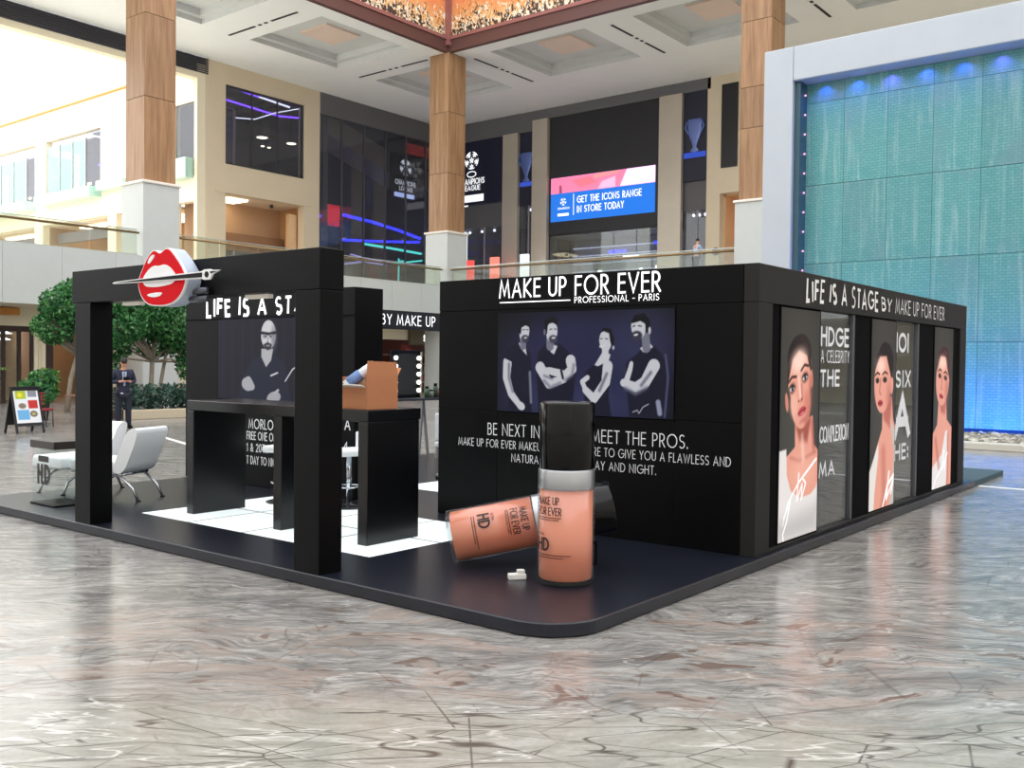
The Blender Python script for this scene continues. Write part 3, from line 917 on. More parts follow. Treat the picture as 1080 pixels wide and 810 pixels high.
ms = empty('banner_reflection', (42.6, 45.3, 13.4), 0, 'modelled reflection of the ball logo banner in the dark corner glazing', 'sign')  # reflection of the ball banner in the glass, built as a panel with glowing print
MB().box(0, 2.7, 0, .08, 0, 3.1).build('screen', mat('reflection_black', (26, 28, 34), .3), ms)
q = MB(); star_ball(q, (1.5, -.02, 2.2), AX_R, UP, .55); q.build('ball_logo', M_WPRINT, ms)
lettering('lettering', 'CHAMPIONS', (.5, -.02, .95), AX_R, UP, .3, 2.0, M_WPRINT, ms, .2)
lettering('lettering', 'LEAGUE', (.9, -.02, .55), AX_R, UP, .26, 1.3, M_WPRINT, ms, .2)
MB().box(.4, 2.4, -.03, 0, .05, .36).build('reflected_bar', emis('pale_blue_bar', (190, 205, 255), 1.0), ms)
MB().box(47.0, 47.9, 44.2, 45, 6, ZC).build('corner_pier', M_DARKW, w2, loc=(-36, -45, -6))

# ---- right upper wall (facing the camera's left): bulkhead, steel piers, banners, big screen, storefront
mb = MB()
mb.box(XW - .1, XW + .5, 36.72, 45, 17.76, ZC).box(XW - .1, XW + .5, 23.4, 36.72, 18.42, ZC)
struct('wall_right_back', MB().box(XW + 3.7, XW + 3.9, 8, 46, 6, ZC), mat('back_dark', (40, 40, 46), .7), 'dark back wall behind the right upper shopfronts', 'wall')
struct('wall_right', mb, M_DARKW, 'dark grey bulkhead over the banners on the right upper wall', 'wall')
for k, (y0, y1, z1, lb) in enumerate(((37.95, 39.3, 17.75, 'steel pier beside the ball logo banner'), (35.4, 36.7, 18.4, 'steel pier at left of the big black screen'), (25.2, 26.8, 18.4, 'steel pier at right of the big black screen'))):
    p = empty('steel_pier', (XW, y0, 6), 0, lb, 'pier', 'steel piers of the right upper wall')
    MB().bbox(-.35, -.01, .01, y1 - y0 - .01, .4, z1 - 6, .02).build('shaft', M_STEEL, p)
    MB().box(-.4, -.01, .005, y1 - y0 - .005, 0, .4).build('plinth', M_DARKW, p)
wr = struct('wall_right_stone', MB().box(XW - .1, XW + .5, -20, 23.6, 12.05, ZC).box(XW - .1, XW + .5, 22.7, 23.6, 6, 12.05).box(XW - .1, XW + .5, -20, 19.8, 6, 12.05), M_BEIGE, 'beige stone wall right of the banners', 'wall')
MB().box(XW - .16, XW - .08, 21.6, 22.65, 13.55, 18.5).build('black_panel', M_BLACKW, wr)
MB().lathe([(.24, 0), (.24, .08), (.16, .08)], seg=16).build('round_fitting', mat('round_fit', (120, 110, 96), .4), wr, loc=(XW - .1, 22.9, 8.6), rot=(0, -PI / 2, 0))
al = empty('alcove', (XW, 20, 6), 0, 'orange lit alcove in the beige wall beside the right column', 'alcove')
MB().box(.5, 3.5, 2.6, 2.8, 0, 6.05).build('side_wall', mat('alcove_tan', (220, 178, 134), .6), al)
MB().box(3.4, 3.6, -.2, 2.7, 0, 6.05).build('back_wall', MATS['alcove_tan'], al)
MB().box(.5, 3.6, -.2, 2.8, 5.95, 6.1).build('soffit', MATS['alcove_tan'], al)
MB().box(3.2, 3.35, .3, 1.7, 3.9, 4.9).build('orange_sign', emis('orange_glow', (255, 140, 80), 1.6), al)
MB().box(3.1, 3.35, .3, 1.3, 0, 3.2).build('door', M_DARKW, al)

def banner(y0, y1, z0, z1, label, kind):
    b = empty('hanging_banner', (XW - .1, y1, z0), 0, label, 'banner', 'banners on the right upper wall')
    w, h = y1 - y0, z1 - z0
    MB().box(0, .1, -w, 0, 0, h).build('panel', mat('banner_navy', (14, 15, 28), .5, emit=(20, 22, 50), estr=.15), b)
    A = Vector((0, -1, 0))
    if kind == 'ball':
        q = MB(); star_ball(q, (-.02, -1.55, h - 1.35), A, UP, .62); q.build('ball_logo', M_WPRINT, b)
        ribq = MB(); ribbon(ribq, arc(0, 0, .42, .2, 0, 360, 20), .08, Vector((-.02, -1.55, h - 2.35)), A, UP)
        ribq.build('oval_mark', M_WPRINT, b)
        lettering('lettering', 'CHAMPIONS', (-.02, -.35, h - 3.05), A, UP, .36, 2.4, M_WPRINT, b, .2)
        lettering('lettering', 'LEAGUE', (-.02, -.75, h - 3.5), A, UP, .32, 1.6, M_WPRINT, b, .2)
        MB().box(-.03, 0, -2.7, -.3, h - 4.35, h - 3.85).build('white_bar', M_WPRINT, b)
    else:
        q = MB()
        q.lathe([(.1, 0), (.3, .06), (.12, .3), (.16, .5), (.42, 1.1), (.5, 1.8), (.44, 2.0), (.001, 2.0)], (0, 0, 0), 16)
        t_ = q.build('trophy_picture', mat('trophy_silver', (104, 120, 168), .3, .6, emit=(60, 80, 150), estr=.12), b, loc=(-.06, -w / 2, h * .32), scale=(.12, 1, 1))
        for s_ in (-1, 1):
            MB().tube([(-.08, -w / 2 + s_ * .4, h * .32 + 1.1), (-.08, -w / 2 + s_ * .62, h * .32 + 1.5), (-.08, -w / 2 + s_ * .5, h * .32 + 1.9)], .05, 6).build('trophy_handle', MATS['trophy_silver'], b)
        MB().box(-.03, 0, -w + .05, -.05, h * .26, h * .32).build('blue_band', emis('blue_band', (70, 100, 220), .5), b)
    return b
banner(39.3, 43.9, 13.2, 17.75, 'black banner with white star ball logo beside the corner column', 'ball')
banner(36.72, 37.93, 12.7, 17.75, 'narrow trophy banner between two steel piers left of the screen', 'cup')
banner(23.62, 25.2, 13.0, 18.4, 'narrow trophy banner right of the big screen', 'cup')

bs = empty('advert_screen', (XW, 35.4, 10.5), 0, 'big black screen with blue and pink store advert', 'screen')
A = Vector((0, -1, 0))
MB().box(-.05, .3, -8.6, 0, 0, 7.9).build('housing', mat('screen_housing', (34, 34, 38), .5, vary=.2, scale=3), bs)
scr = Paint(170, 72, 2.36, (28, 92, 176))
scr.poly([(0, 0), (2.36, 0), (2.36, .36), (0, .36)], (226, 104, 134))
scr.poly([(1.75, 0), (2.36, 0), (2.36, .36), (1.6, .36)], (238, 190, 226), .03)
scr.poly([(.5, .1), (.9, .05), (1.1, .2), (.7, .28)], (190, 96, 110), .05)
scr.poly([(.2, .18), (.26, .18), (.27, .36), (.2, .36)], (120, 60, 90), .02)
scr.poly([(1.2, .2), (1.5, .12), (1.5, .36), (1.1, .36)], (236, 150, 176), .05)
scr.poly([(1.0, .02), (1.6, .0), (1.55, .06), (1.0, .12)], (200, 120, 120), .03)
sm = attr_mat('screen_print', 1.0, .5)
scr.build('advert_picture', (-.06, -.15, .85), A, UP, 8.1, 2.95, sm, bs)
q = MB(); star_ball(q, (-.08, -1.2, 2.15), A, UP, .24); q.build('ball_logo', M_WPRINT, bs)
lettering('lettering', 'CHAMPIONS', (-.08, -.75, 1.65), A, UP, .13, .95, M_WPRINT, bs, .2)
MB().box(-.09, -.06, -1.65, -.75, 1.2, 1.38).build('white_bar', M_WPRINT, bs)
MB().box(-.09, -.06, -2.06, -2.02, 1.2, 2.6).build('divider', M_WPRINT, bs)
lettering('lettering', 'GET THE ICONS RANGE', (-.08, -2.35, 2.0), A, UP, .4, 4.9, M_WPRINT, bs, .17, .32, .6)
lettering('lettering', 'IN STORE TODAY', (-.08, -2.35, 1.35), A, UP, .4, 3.6, M_WPRINT, bs, .17, .32, .6)

sf = empty('storefront', (XW, 35.4, 6), 0, 'glass storefront with bright shelves under the big screen', 'storefront')
MB().box(3.0, 3.2, -8.6, 0, 0, 4.4).build('back_wall', mat('store_back', (112, 112, 132), .6), sf)
MB().box(.3, 3.2, -8.6, 0, 4.4, 4.6).build('soffit', M_DARKW, sf)
for k in range(7):
    MB().box(2.7, 2.95, -8.5, -.1, .5 + k * .55, .56 + k * .55).build('shelf', emis('shelf_glow', (168, 172, 210), .75, .5, 2.0), sf)
for (yy, zz, ln, c) in ((-3.2, 3.3, 1.4, 'b'), (-6.8, 3.7, 1.6, 'b'), (-2.4, 2.0, .3, 'w'), (-6.9, 2.1, .5, 'w'), (-5.7, 2.0, .2, 'w'), (-4.4, 2.9, 1.2, 'w')):
    MB().box(2.4, 2.5, yy - ln, yy, zz, zz + .2).build('display_light', M_BLU if c == 'b' else emis('white_glow', (240, 244, 255), 2.2), sf)
for k in range(5):
    MB().box(.05, .07, -8.6 * (k + 1) / 5 + .03, -8.6 * k / 5 - .03, 0, 4.4).build('glass_pane', M_GBAL, sf)

# dark shopfronts under the ball banner and right of the screen
def dark_shop(y0, y1, label, grey_top):
    s_ = empty('dark_shopfront', (XW, y1, 6), 0, label, 'shopfront', 'dark shopfronts of the right upper wall')
    w = y1 - y0
    MB().box(2.5, 2.7, -w, 0, 0, 7.15).build('back_wall', mat('shop_night', (36, 38, 58), .6), s_)
    MB().box(.1, 2.6, -w, 0, grey_top, 7.15).build('grey_panel', mat('shop_greypanel', (92, 90, 92), .6), s_)
    MB().box(.05, .07, -w + .02, -.02, 0, grey_top).build('glass_pane', M_GDARK, s_)
    MB().box(.0, .1, -w * .6 - .04, -w * .6 + .04, 0, grey_top).build('mullion', mat('mull_pale', (150, 146, 146), .5), s_)
    for k in range(4):
        MB().ball((1.0, -w * (k + .5) / 4, grey_top - .12), .1, 8, 6).build('spot_lamp', emis('white_glow', (240, 244, 255), 2.2), s_)
    return s_
dark_shop(39.3, 44.0, 'dark shopfront with grey header under the ball logo banner', 5.5)
dark_shop(36.7, 37.95, 'narrow dark shopfront between the steel piers', 6.7)
dark_shop(23.6, 25.2, 'narrow dark shopfront right of the big screen', 5.2)

def totem(y0, y1, z0, z1, m, label):
    t_ = empty('sign_totem', (XW - 1.5, y1, 6), 0, label, 'totem', 'lit totems behind the right balustrade')
    MB().bbox(0, .25, -(y1 - y0), 0, z0 - 6, z1 - 6, .02).build('panel', m, t_)
    MB().box(0, .25, -(y1 - y0), 0, 0, z0 - 6).build('foot', M_DARKW, t_)
totem(41.0, 41.8, 6.4, 9.0, emis('red_totem', (232, 86, 80), .9, .35, 1.5), 'red lit totem nearest the corner column')
totem(38.7, 39.4, 6.4, 9.1, emis('salmon_totem', (246, 130, 112), 1.0, .35, 1.5), 'salmon lit totem left of the first steel pier')
totem(36.1, 36.75, 6.4, 9.15, emis('white_totem', (238, 240, 246), .9, .2, 1.5), 'white sign totem between the steel piers')

# ---- hall opening at top left: louvre band, bright roof glazing, its side wall with storefronts
lv = empty('trim_5', (0, 0, 0), 0, 'dark louvre band over the bright side hall', 'louvre', kind='structure')
for k in range(8):
    MB().box(-5, 27.7, YW - .05, YW + .1, 18.2 + k * .115, 18.27 + k * .115).build('slat', M_LOUV, lv)
MB().box(-5, 27.7, YW + .1, YW + .2, 18.2, ZC).build('backing', mat('louvre_backing', (30, 29, 33), .8), lv)
struct('trim_6', MB().box(-5, 27.0, YW, YW + .6, 17.85, 18.19), M_CREAM, 'pale lintel under the dark louvre band', 'lintel')
struct('ceiling_hall', MB().box(-30, 27.0, 45.7, 110, 18.75, 18.9), emis('roof_glazing', (255, 255, 255), 2.2), 'bright white roof glazing of the side hall', 'roof glazing')
hw = MB()
hw.box(27.0, 27.55, 45, 45.3, 6, 18.75)
for (y0, y1, z0, z1) in ((45.3, 100, 16.6, 18.75), (45.3, 100, 10.9, 12.35), (47.3, 53, 12.35, 16.6), (53, 55.7, 12.35, 16.6), (63.0, 64.5, 12.35, 16.6), (75, 100, 6, 16.6)):
    hw.box(27.02, 27.5, y0, y1, z0, z1)
hw.box(27.02, 27.5, 53.8, 54.8, 6, 10.9).box(27.02, 27.5, 63.4, 64.6, 6, 10.9).box(27.02, 27.5, 47.3, 48.2, 6, 10.9)
wh_ = struct('wall_hall', hw, M_CREAM, 'cream side wall of the bright hall at upper left', 'wall')
MB().box(26.85, 27.02, 45.3, 100, 18.56, 18.65).build('cornice', mat('cornice_orange', (214, 150, 80), .6), wh_)
def hall_window(y0, y1, z0, z1, m, label):
    h_ = empty('window_3', (27.1, y0, z0), 0, label, 'window', 'glazing of the bright side hall', 'structure')
    n = max(1, round((y1 - y0) / 1.8))
    for k in range(n):
        MB().box(.0, .03, (y1 - y0) * k / n + .03, (y1 - y0) * (k + 1) / n - .03, 0, z1 - z0).build('pane', m, h_)
        MB().box(-.05, .08, (y1 - y0) * k / n - .03, (y1 - y0) * k / n + .03, 0, z1 - z0).build('mullion', MATS['glass_channel'], h_)
    MB().box(2.4, 2.6, -.2, (y1 - y0) + .2, -.2, z1 - z0).build('room_wall', mat('hall_room', (92, 88, 104), .7), h_)
    MB().box(.5, 2.5, -.2, (y1 - y0) + .2, z1 - z0, z1 - z0 + .1).build('room_soffit', MATS['hall_room'], h_)
    for k in range(n):
        yy = (y1 - y0) * (k + .5) / n
        MB().box(1.4, 1.5, yy - .5, yy + .5, (z1 - z0) * .3, (z1 - z0) * .3 + .12).build('lamp', emis('warm_bulb', (255, 236, 205), 5.0), h_)
        if k % 2 == 0:
            MB().box(1.6, 1.7, yy - .6, yy + .6, (z1 - z0) * .62, (z1 - z0) * .62 + .14).build('violet_lamp', M_VIO, h_)
    return h_
hall_window(45.35, 47.25, 13.3, 16.6, M_GDARK, 'dark hall window right of the first wood column')
hall_window(55.75, 57.6, 12.4, 16.5, M_GDARK, 'narrow dark hall window just left of the first wood column')
hall_window(57.7, 62.9, 12.5, 16.2, M_GTEAL, 'wide pale hall window at upper left')
hall_window(64.6, 65.8, 12.4, 15.9, M_GDARK, 'narrow dark hall window at far left')
hall_window(65.9, 74, 12.4, 15.9, M_GTEAL, 'pale hall window at the far left edge')
M_TEALB = mat('teal_glass_edge', (178, 214, 202), .25, vary=.04, coat=.5)
def bay(y0, y1, z0, z1, d, label):
    tag(MB().bbox(27.0 - d, 27.06, y0, y1, z0, z1, .03).build('glass_canopy', M_TEALB), label, 'canopy', 'teal glass ledges of the side hall')
bay(55.6, 63.0, 12.1, 12.75, .8, 'teal glass ledge under the wide hall window')
bay(64.4, 74.0, 12.0, 12.6, .8, 'teal glass ledge at the far left edge')
bay(45.4, 47.6, 12.2, 13.35, .5, 'teal glass ledge right of the first wood column')
bay(52.2, 55.4, 12.4, 12.9, .5, 'small teal glass ledge behind the first wood column')
M_WARM = mat('shop_warm', (188, 150, 112), .7)
for k, (y0, y1, lb) in enumerate(((48.7, 53.8, 'warm shop mouth right beside the first wood column'), (54.8, 63.4, 'warm shop mouth with slanting light at far left'), (64.6, 75, 'warm shop mouth at the left edge of the picture'))):
    s_ = empty('hall_shop', (27.5, y0, 6), 0, lb, 'shop', 'shops of the side hall')
    w = y1 - y0
    MB().box(5, 5.2, -.3, w + .3, 0, 4.9).build('back_wall', M_WARM, s_)
    MB().box(0, 5, w, w + .2, 0, 4.9).build('side_wall', mat('shop_warm_side', (170, 140, 108), .7), s_)
    MB().box(0, 5.2, -.3, w + .3, 4.85, 5.0).build('soffit', mat('shop_soffit', (232, 214, 190), .8), s_)
    MB().box(1.0, 4.0, w * .25, w * .75, 4.72, 4.82).build('light_panel', emis('warm_panel', (255, 240, 205), 4.0), s_)
    MB().box(.4, .7, .3, w - .3, 3.7, 4.4).build('header', mat('shop_header', (112, 104, 104), .5), s_)
    MB().ball((4, w * .4, 3.2), .35).build('orange_lamp', emis('orange_glow', (255, 140, 80), 1.6), s_)

# ---- ground floor left under the upper storey: cream shop wall with window and door
YG = 35.0
mb = MB()
mb.box(-12, 60, YG, YG + .3, 3.02, 3.8)
mb.box(13.1, 13.55, YG, YG + .3, 0, 3.02).box(16.4, 31.4, YG, YG + .3, 0, 3.02)
wg = struct('wall_ground', mb, M_CREAM, 'cream shop wall on the ground floor at left', 'wall')
MB().box(13.25, 13.4, YG - .05, YG, 0, 3.8).build('pilaster', mat('cream_pilaster', (226, 212, 180), .7), wg)
tag(MB().bbox(10.9, 12.45, YG - .25, YG - .05, 3.42, 3.72, .05).build('orange_sign', mat('orange_wood', (206, 140, 66), .5)), 'orange wooden sign on the cream wall at the left edge', 'sign')
gd = empty('window_4', (9.0, YG, 0), 0, 'brown framed shop window at the left edge', 'window', kind='structure')
M_FRM = mat('brown_frame', (58, 40, 36), .5)
MB().box(0, 4.1, .05, .2, 2.8, 3.02).build('frame', M_FRM, gd)
for xx in (0., 1.5, 2.9, 3.5, 4.0):
    MB().box(xx, xx + .12, .05, .2, 0, 2.8).build('mullion', M_FRM, gd)
for a, b in ((.12, 1.5), (1.62, 2.9), (3.02, 3.5)):
    MB().box(a, b, .1, .12, 0, 2.8).build('pane', M_GBAL, gd)
gi = empty('cafe_interior', (9.0, YG + .3, 0), 0, 'dim cafe room behind the brown framed window and door', 'room')
MB().box(-1, 13.0, 5, 5.2, 0, 3.7).build('back_wall', mat('cafe_back', (150, 132, 116), .7), gi)
MB().box(4.35, 4.5, 0, 5, 0, 3.7).build('side_wall', mat('cafe_peach', (226, 180, 142), .7), gi)
MB().box(4.9, 5.5, 2.6, 2.7, 1.6, 2.4).build('picture', mat('cafe_picture', (124, 92, 64), .6), gi)
for (xx, zz) in ((2.6, 2.2), (3.75, 2.5), (3.8, 2.75), (.8, 2.3)):
    MB().lathe([(.02, .12), (.3, .0), (.001, -.02)], (xx, 1.6, zz), 12).build('lamp', emis('white_glow', (240, 244, 255), 2.2), gi)
MB().box(4.6, 7.4, 1.5, 4.5, 3.55, 3.65).build('light_panel', emis('warm_panel2', (255, 214, 170), 2.0), gi)
dd = empty('door_1', (13.55, YG, 0), 0, 'brown framed open cafe doorway at left', 'door', kind='structure')
for (a, b, c, e) in ((0, .32, 0, 3.02), (2.5, 2.85, 0, 3.02), (0, 2.85, 2.78, 3.02)):
    MB().box(a, b, .02, .25, c, e).build('frame', M_FRM, dd)

# ---- ground floor shop seen through the gap in the booth
gs = empty('red_shop', (31.5, YG + .2, 0), 0, 'red shop with white script sign seen through the gap in the booth', 'shop')
MB().box(0, 9, 3, 3.2, 0, 3.5).build('back_wall', mat('red_shop_back', (120, 52, 48), .6), gs)
MB().box(2.5, 9, -.45, -.28, 2.75, 3.6).build('header', mat('olive_header', (96, 84, 66), .6), gs)
MB().box(2.6, 3.0, .0, .4, 0, 2.75).build('jamb', mat('red_jamb', (138, 60, 54), .6), gs)
lettering('lettering', 'simply', (3.6, -.47, 3.0), AX_R, UP, .5, 1.7, emis('white_sign', (255, 255, 255), 1.8), gs, .2)
for k in range(4):
    MB().box(3.4, 8.5, 2.5, 2.9, .5 + k * .55, .58 + k * .55).build('shelf', mat('pink_shelf', (210, 170, 170), .5), gs)
for k in range(9):
    MB().box(3.5 + k * .5, 3.8 + k * .5, 2.5, 2.8, .58 + .55 * (k % 3), .95 + .55 * (k % 3)).build('goods', mat('goods_mix%d' % (k % 3), ((200, 60, 60), (226, 214, 208), (96, 110, 84))[k % 3], .5), gs)
MB().box(5.3, 6.8, -.75, -.5, 0, 2.7).build('pink_panel', mat('pink_panel', (216, 176, 170), .5), gs)
struct('wall_ground_right', MB().box(XW - 6, XW - 5.7, -20, YG, 0, 3.8), M_CREAM, 'cream ground floor wall behind the booth on the right', 'wall')
# ================================================================== WATER WALL ON THE RIGHT
def water_mat():
    t = NT('water_film_teal')
    tc = t.n('ShaderNodeTexCoord')
    oi = t.n('ShaderNodeObjectInfo')
    obj = tc.outputs['Object']
    br = t.n('ShaderNodeTexBrick', None, Scale=1.0, Color1=lin((84, 154, 152)), Color2=lin((100, 162, 158)), Mortar=lin((74, 134, 134)))
    br.inputs['Mortar Size'].default_value = .008
    br.inputs['Brick Width'].default_value = .16
    br.inputs['Row Height'].default_value = .075
    sp = t.n('ShaderNodeSeparateXYZ', None, i0=obj)
    cb = t.n('ShaderNodeCombineXYZ', None, i0=sp.outputs[1], i1=sp.outputs[2])
    t.t.links.new(cb.outputs[0], br.inputs['Vector'])
    off = t.n('ShaderNodeVectorMath', {'operation': 'SCALE'}, i0=(9., 5., 3.))
    t.t.links.new(oi.outputs['Random'], off.inputs['Scale'])
    vec = t.n('ShaderNodeVectorMath', {'operation': 'ADD'}, i0=obj, i1=off.outputs[0]).outputs[0]
    st = t.noise(t.mapping(vec, scale=(1, 5, .35)), 1.0, 5, .6, .5)
    pt = t.noise(vec, .5, 3, .6)
    c = t.mix(t.math('MULTIPLY', t.step(st, .5, .75), .28), br.outputs[0], lin((196, 216, 208)))
    c = t.mix(t.math('MULTIPLY', t.step(pt, .45, .7), .5), c, lin((116, 146, 152)))
    h = t.n('ShaderNodeHueSaturation', None, Color=c, Value=t.math('MULTIPLY_ADD', oi.outputs['Random'], .14, .92))
    b = t.n('ShaderNodeBsdfPrincipled', None, Base_Color=h.outputs[0], Roughness=.5)
    t.t.links.new(t.bump(t.noise(t.mapping(vec, scale=(1, 9, 2.5)), 1.0, 4, .6), .35, .03), b.inputs['Normal'])
    return t.done(b)
M_WATER = water_mat()
M_FRAME = mat('pale_grey_metal', (182, 188, 195), .42, .15, vary=.1, scale=.7)
ww_ = empty('water_wall', (22, 8.35, 0), 0, 'giant teal water wall in a pale grey metal frame', 'water wall')
WL = 10.6    # its right end lies outside the picture
MB().bbox(-.35, .9, -.88, 0, 0, 10.93, .03).build('frame_post', M_FRAME, ww_)
MB().bbox(-.35, .9, -WL, -WL + .88, 0, 10.93, .03).build('frame_post', M_FRAME, ww_)
MB().bbox(-.35, .9, -WL + .88, -.88, 9.95, 10.93, .03).build('frame_head', M_FRAME, ww_)
MB().box(.5, .9, -WL, 0, 0, 10.9).build('backing', mat('water_backing', (40, 66, 74), .7), ww_)
MB().box(-.2, .5, -1.05, -.88, 0.3, 9.95).build('reveal', mat('reveal_teal', (52, 84, 96), .5), ww_)
ypan = [-.95 - 1.2 * k for k in range(20)]
zpan = [.2, 2.48, 4.76, 7.02, 9.39, 9.95]
pm = {}
for j in range(len(zpan) - 1):
    hgt = zpan[j + 1] - zpan[j]
    me = MB().box(-.0, .06, -1.192, 0, .006, hgt - .006).mesh('water_panel', M_WATER)
    for yy in ypan:
        if yy - 1.2 < -WL + .8:
            continue
        link('water_panel', me, None, ww_, loc=(.3, yy, zpan[j]))
M_LED = emis('blue_led', (40, 70, 255), 6.0)
M_LEDP = emis('pink_led', (240, 170, 215), 1.2)
led_me = MB().lathe([(.09, 0), (.12, .1), (.05, .16)], seg=12).mesh('led_spot', M_LED)
for k in range(9):
    y_ = -1.6 - k * .92
    o = link('led_spot', led_me, None, ww_, loc=(.12, y_, 10.02), rot=(PI, 0, 0), scale=(.6, .6, .4))
    ld = bpy.data.lights.new('led_spot_light', 'SPOT')
    ld.energy = 45; ld.color = (.05, .12, 1.0); ld.spot_size = rad(110); ld.spot_blend = 1.0; ld.shadow_soft_size = .08
    if k % 3 == 2: ld.color = (.25, .12, 1.0)
    lo = bpy.data.objects.new('led_light', ld); COL.objects.link(lo); lo.parent = o
    lo.location = (0, 0, .18)
    lo.rotation_euler = (PI, 0, 0)
    lo.rotation_euler = (PI - .25, 0, 0) if False else (PI, 0, 0)
dot_me = MB().ball((0, 0, 0), .03, 8, 6).mesh('led_dot', M_LEDP)
for k in range(10):
    link('led_dot', dot_me, None, ww_, loc=(.1, -1.08, 9.6 - k * .56))
# strong blue wash from the bed below
for k in range(6):
    y_ = -1.6 - k * 1.6
    o = link('led_spot', led_me, None, ww_, loc=(-.6, y_, .1), scale=(.4, .4, .4))
    ld = bpy.data.lights.new('bed_light', 'POINT')
    ld.energy = 110; ld.color = (.02, .12, 1.0); ld.shadow_soft_size = .1
    lo = bpy.data.objects.new('bed_light', ld); COL.objects.link(lo); lo.parent = o
    lo.location = (0, 0, .2)
    lo.rotation_euler = (0, PI - .35, 0)
# pebble bed and kerb
bed = empty('pebble_bed', (18.2, 8.35, 0), 0, 'bed of grey pebbles with a stone kerb before the water wall', 'pebble bed')
MB().bbox(-.4, 0, -10.6, 0, 0, .16, .02).build('kerb', mat('bed_kerb', (200, 196, 184), .6), bed)
MB().box(0, 3.1, -10.6, 0, 0, .1).build('bed_base', mat('bed_base', (110, 106, 96), .9), bed)
ico = bmesh.new(); bmesh.ops.create_icosphere(ico, subdivisions=1, radius=1)
iv = np.array([v.co[:] for v in ico.verts]); ifc = np.array([[v.index for v in f.verts] for f in ico.faces]); ico.free()
N = 5200
pos = np.stack([rng.uniform(.05, 3.05, N), -rng.uniform(1.0, 10.5, N), rng.uniform(.1, .17, N)], -1)
scl = rng.uniform(.04, .085, (N, 1)) * np.stack([rng.uniform(.8, 1.3, N), rng.uniform(.8, 1.3, N), rng.uniform(.5, .8, N)], -1)
vv = (iv[None] * scl[:, None] + pos[:, None]).reshape(-1, 3)
ff = (ifc[None] + (np.arange(N) * len(iv))[:, None, None]).reshape(-1, 3)
me = bpy.data.meshes.new('pebbles')
me.from_pydata(vv.tolist(), [], ff.tolist())
def pebble_mat():
    t = NT('pebble_stone')
    g = t.n('ShaderNodeNewGeometry')
    c = t.ramp(g.outputs['Random Per Island'], [(0, lin((92, 88, 78))), (.5, lin((150, 144, 128))), (1, lin((206, 200, 184)))])
    b = t.n('ShaderNodeBsdfPrincipled', None, Base_Color=c, Roughness=.7)
    return t.done(b)
pb = link('pebbles', me, pebble_mat(), bed); pb['kind'] = 'stuff'

# ================================================================== BOOTH
M_BLK = mat('black_laminate', (6, 6, 8), .42, vary=.12, scale=3.0, spec=.13)
M_BLKM = mat('black_satin', (30, 29, 27), .65, vary=.1, scale=2.0, spec=.3)
M_DECK = mat('deck_gloss_black', (24, 27, 38), .3, vary=.2, scale=1.5)
M_BLKD = mat('black_recess', (4, 4, 5), .8, spec=.08)
M_LIT = mat('white_letters', (245, 245, 245), .5, emit=(250, 250, 255), estr=.7)
M_VINYL = mat('vinyl_white', (236, 237, 240), .5)
ZP = .10
# ---- platform with rounded near corner
pl = empty('display_platform', (0, 0, 0), 0, 'low black display platform with a rounded corner', 'platform')
R_ = .42
def outline(ins):
    r = R_ - ins
    p = [(10.7 - ins, ins), (10.7 - ins, 8.75 - ins), (ins, 8.75 - ins)]
    p += [(ins + r - r * math.cos(rad(a)), ins + r - r * math.sin(rad(a))) for a in np.linspace(0, 90, 12)]
    return p
mb = MB()
n_ = len(outline(0))
vs = [(x, y, 0) for x, y in outline(.012)] + [(x, y, .012) for x, y in outline(0)] + [(x, y, ZP - .008) for x, y in outline(0)] + [(x, y, ZP) for x, y in outline(.008)]
fs = []
for l in range(3):
    fs += [(l * n_ + i, l * n_ + (i + 1) % n_, (l + 1) * n_ + (i + 1) % n_, (l + 1) * n_ + i) for i in range(n_)]
fs.append(tuple(3 * n_ + i for i in range(n_)))
mb.add(vs, fs)
mb.build('deck', M_DECK, pl)
def tile_mat():
    t = NT('lit_floor_tile')
    tc = t.n('ShaderNodeTexCoord')
    oi = t.n('ShaderNodeObjectInfo')
    s = t.noise(t.mapping(tc.outputs['Object'], scale=(.6, 14, 1)), 1.0, 3, .5)
    c = t.mix(t.math('MULTIPLY', t.step(s, .45, .7), .35), lin((236, 246, 246)), lin((196, 218, 220)))
    b = t.n('ShaderNodeBsdfPrincipled', None, Base_Color=c, Roughness=.15)
    t.t.links.new(c, b.inputs['Emission Color'])
    b.inputs['Emission Strength'].default_value = .5
    return t.done(b)
M_TILE = tile_mat()
tme = MB().bbox(.014, .901, .014, .901, 0, .009, .002, 1).mesh('floor_tile', M_TILE)
for (X0, Y0, nx, ny) in ((.755, 2.6, 2, 4), (4.25, 2.15, 2, 4)):
    for i in range(nx):
        for j in range(ny):
            link('floor_tile', tme, None, pl, loc=(X0 + .915 * i, Y0 + .915 * j, ZP - .008))
tag(MB().bbox(10.72, 12.75, .02, 6.0, 0, .085, .01).build('carpeted_platform', mat('teal_carpet', (58, 82, 92), .8, vary=.1, scale=30)), 'low blue grey carpeted platform behind the portrait wall', 'platform')

# ---- portal frame with the lips
pf = empty('portal_frame', (0, 2.38, ZP), 0, 'tall black portal frame of two posts and a beam', 'portal frame')
MB().bbox(.005, .245, 0, .31, 0, 2.26, .006).build('post', M_BLK, pf)
MB().bbox(.005, .245, 3.53, 3.84, 0, 2.26, .006).build('post', M_BLK, pf)
MB().bbox(.0, .25, 0, 3.89, 2.262, 2.59, .006).build('beam', M_BLK, pf)
for k, (yy, lb) in enumerate(((3.35, 'small strip lamp under the portal beam near the right post'), (5.35, 'small strip lamp under the portal beam near the left post'))):
    MB_ = MB().bbox(-.03, .03, -.16, .16, 0, .035, .005)
    tag(MB_.build('strip_lamp', mat('strip_lamp', (190, 188, 180), .4, emit=(255, 245, 225), estr=.15), loc=(.15, yy, 2.325)), lb, 'lamp', 'strip lamps under the portal beam')

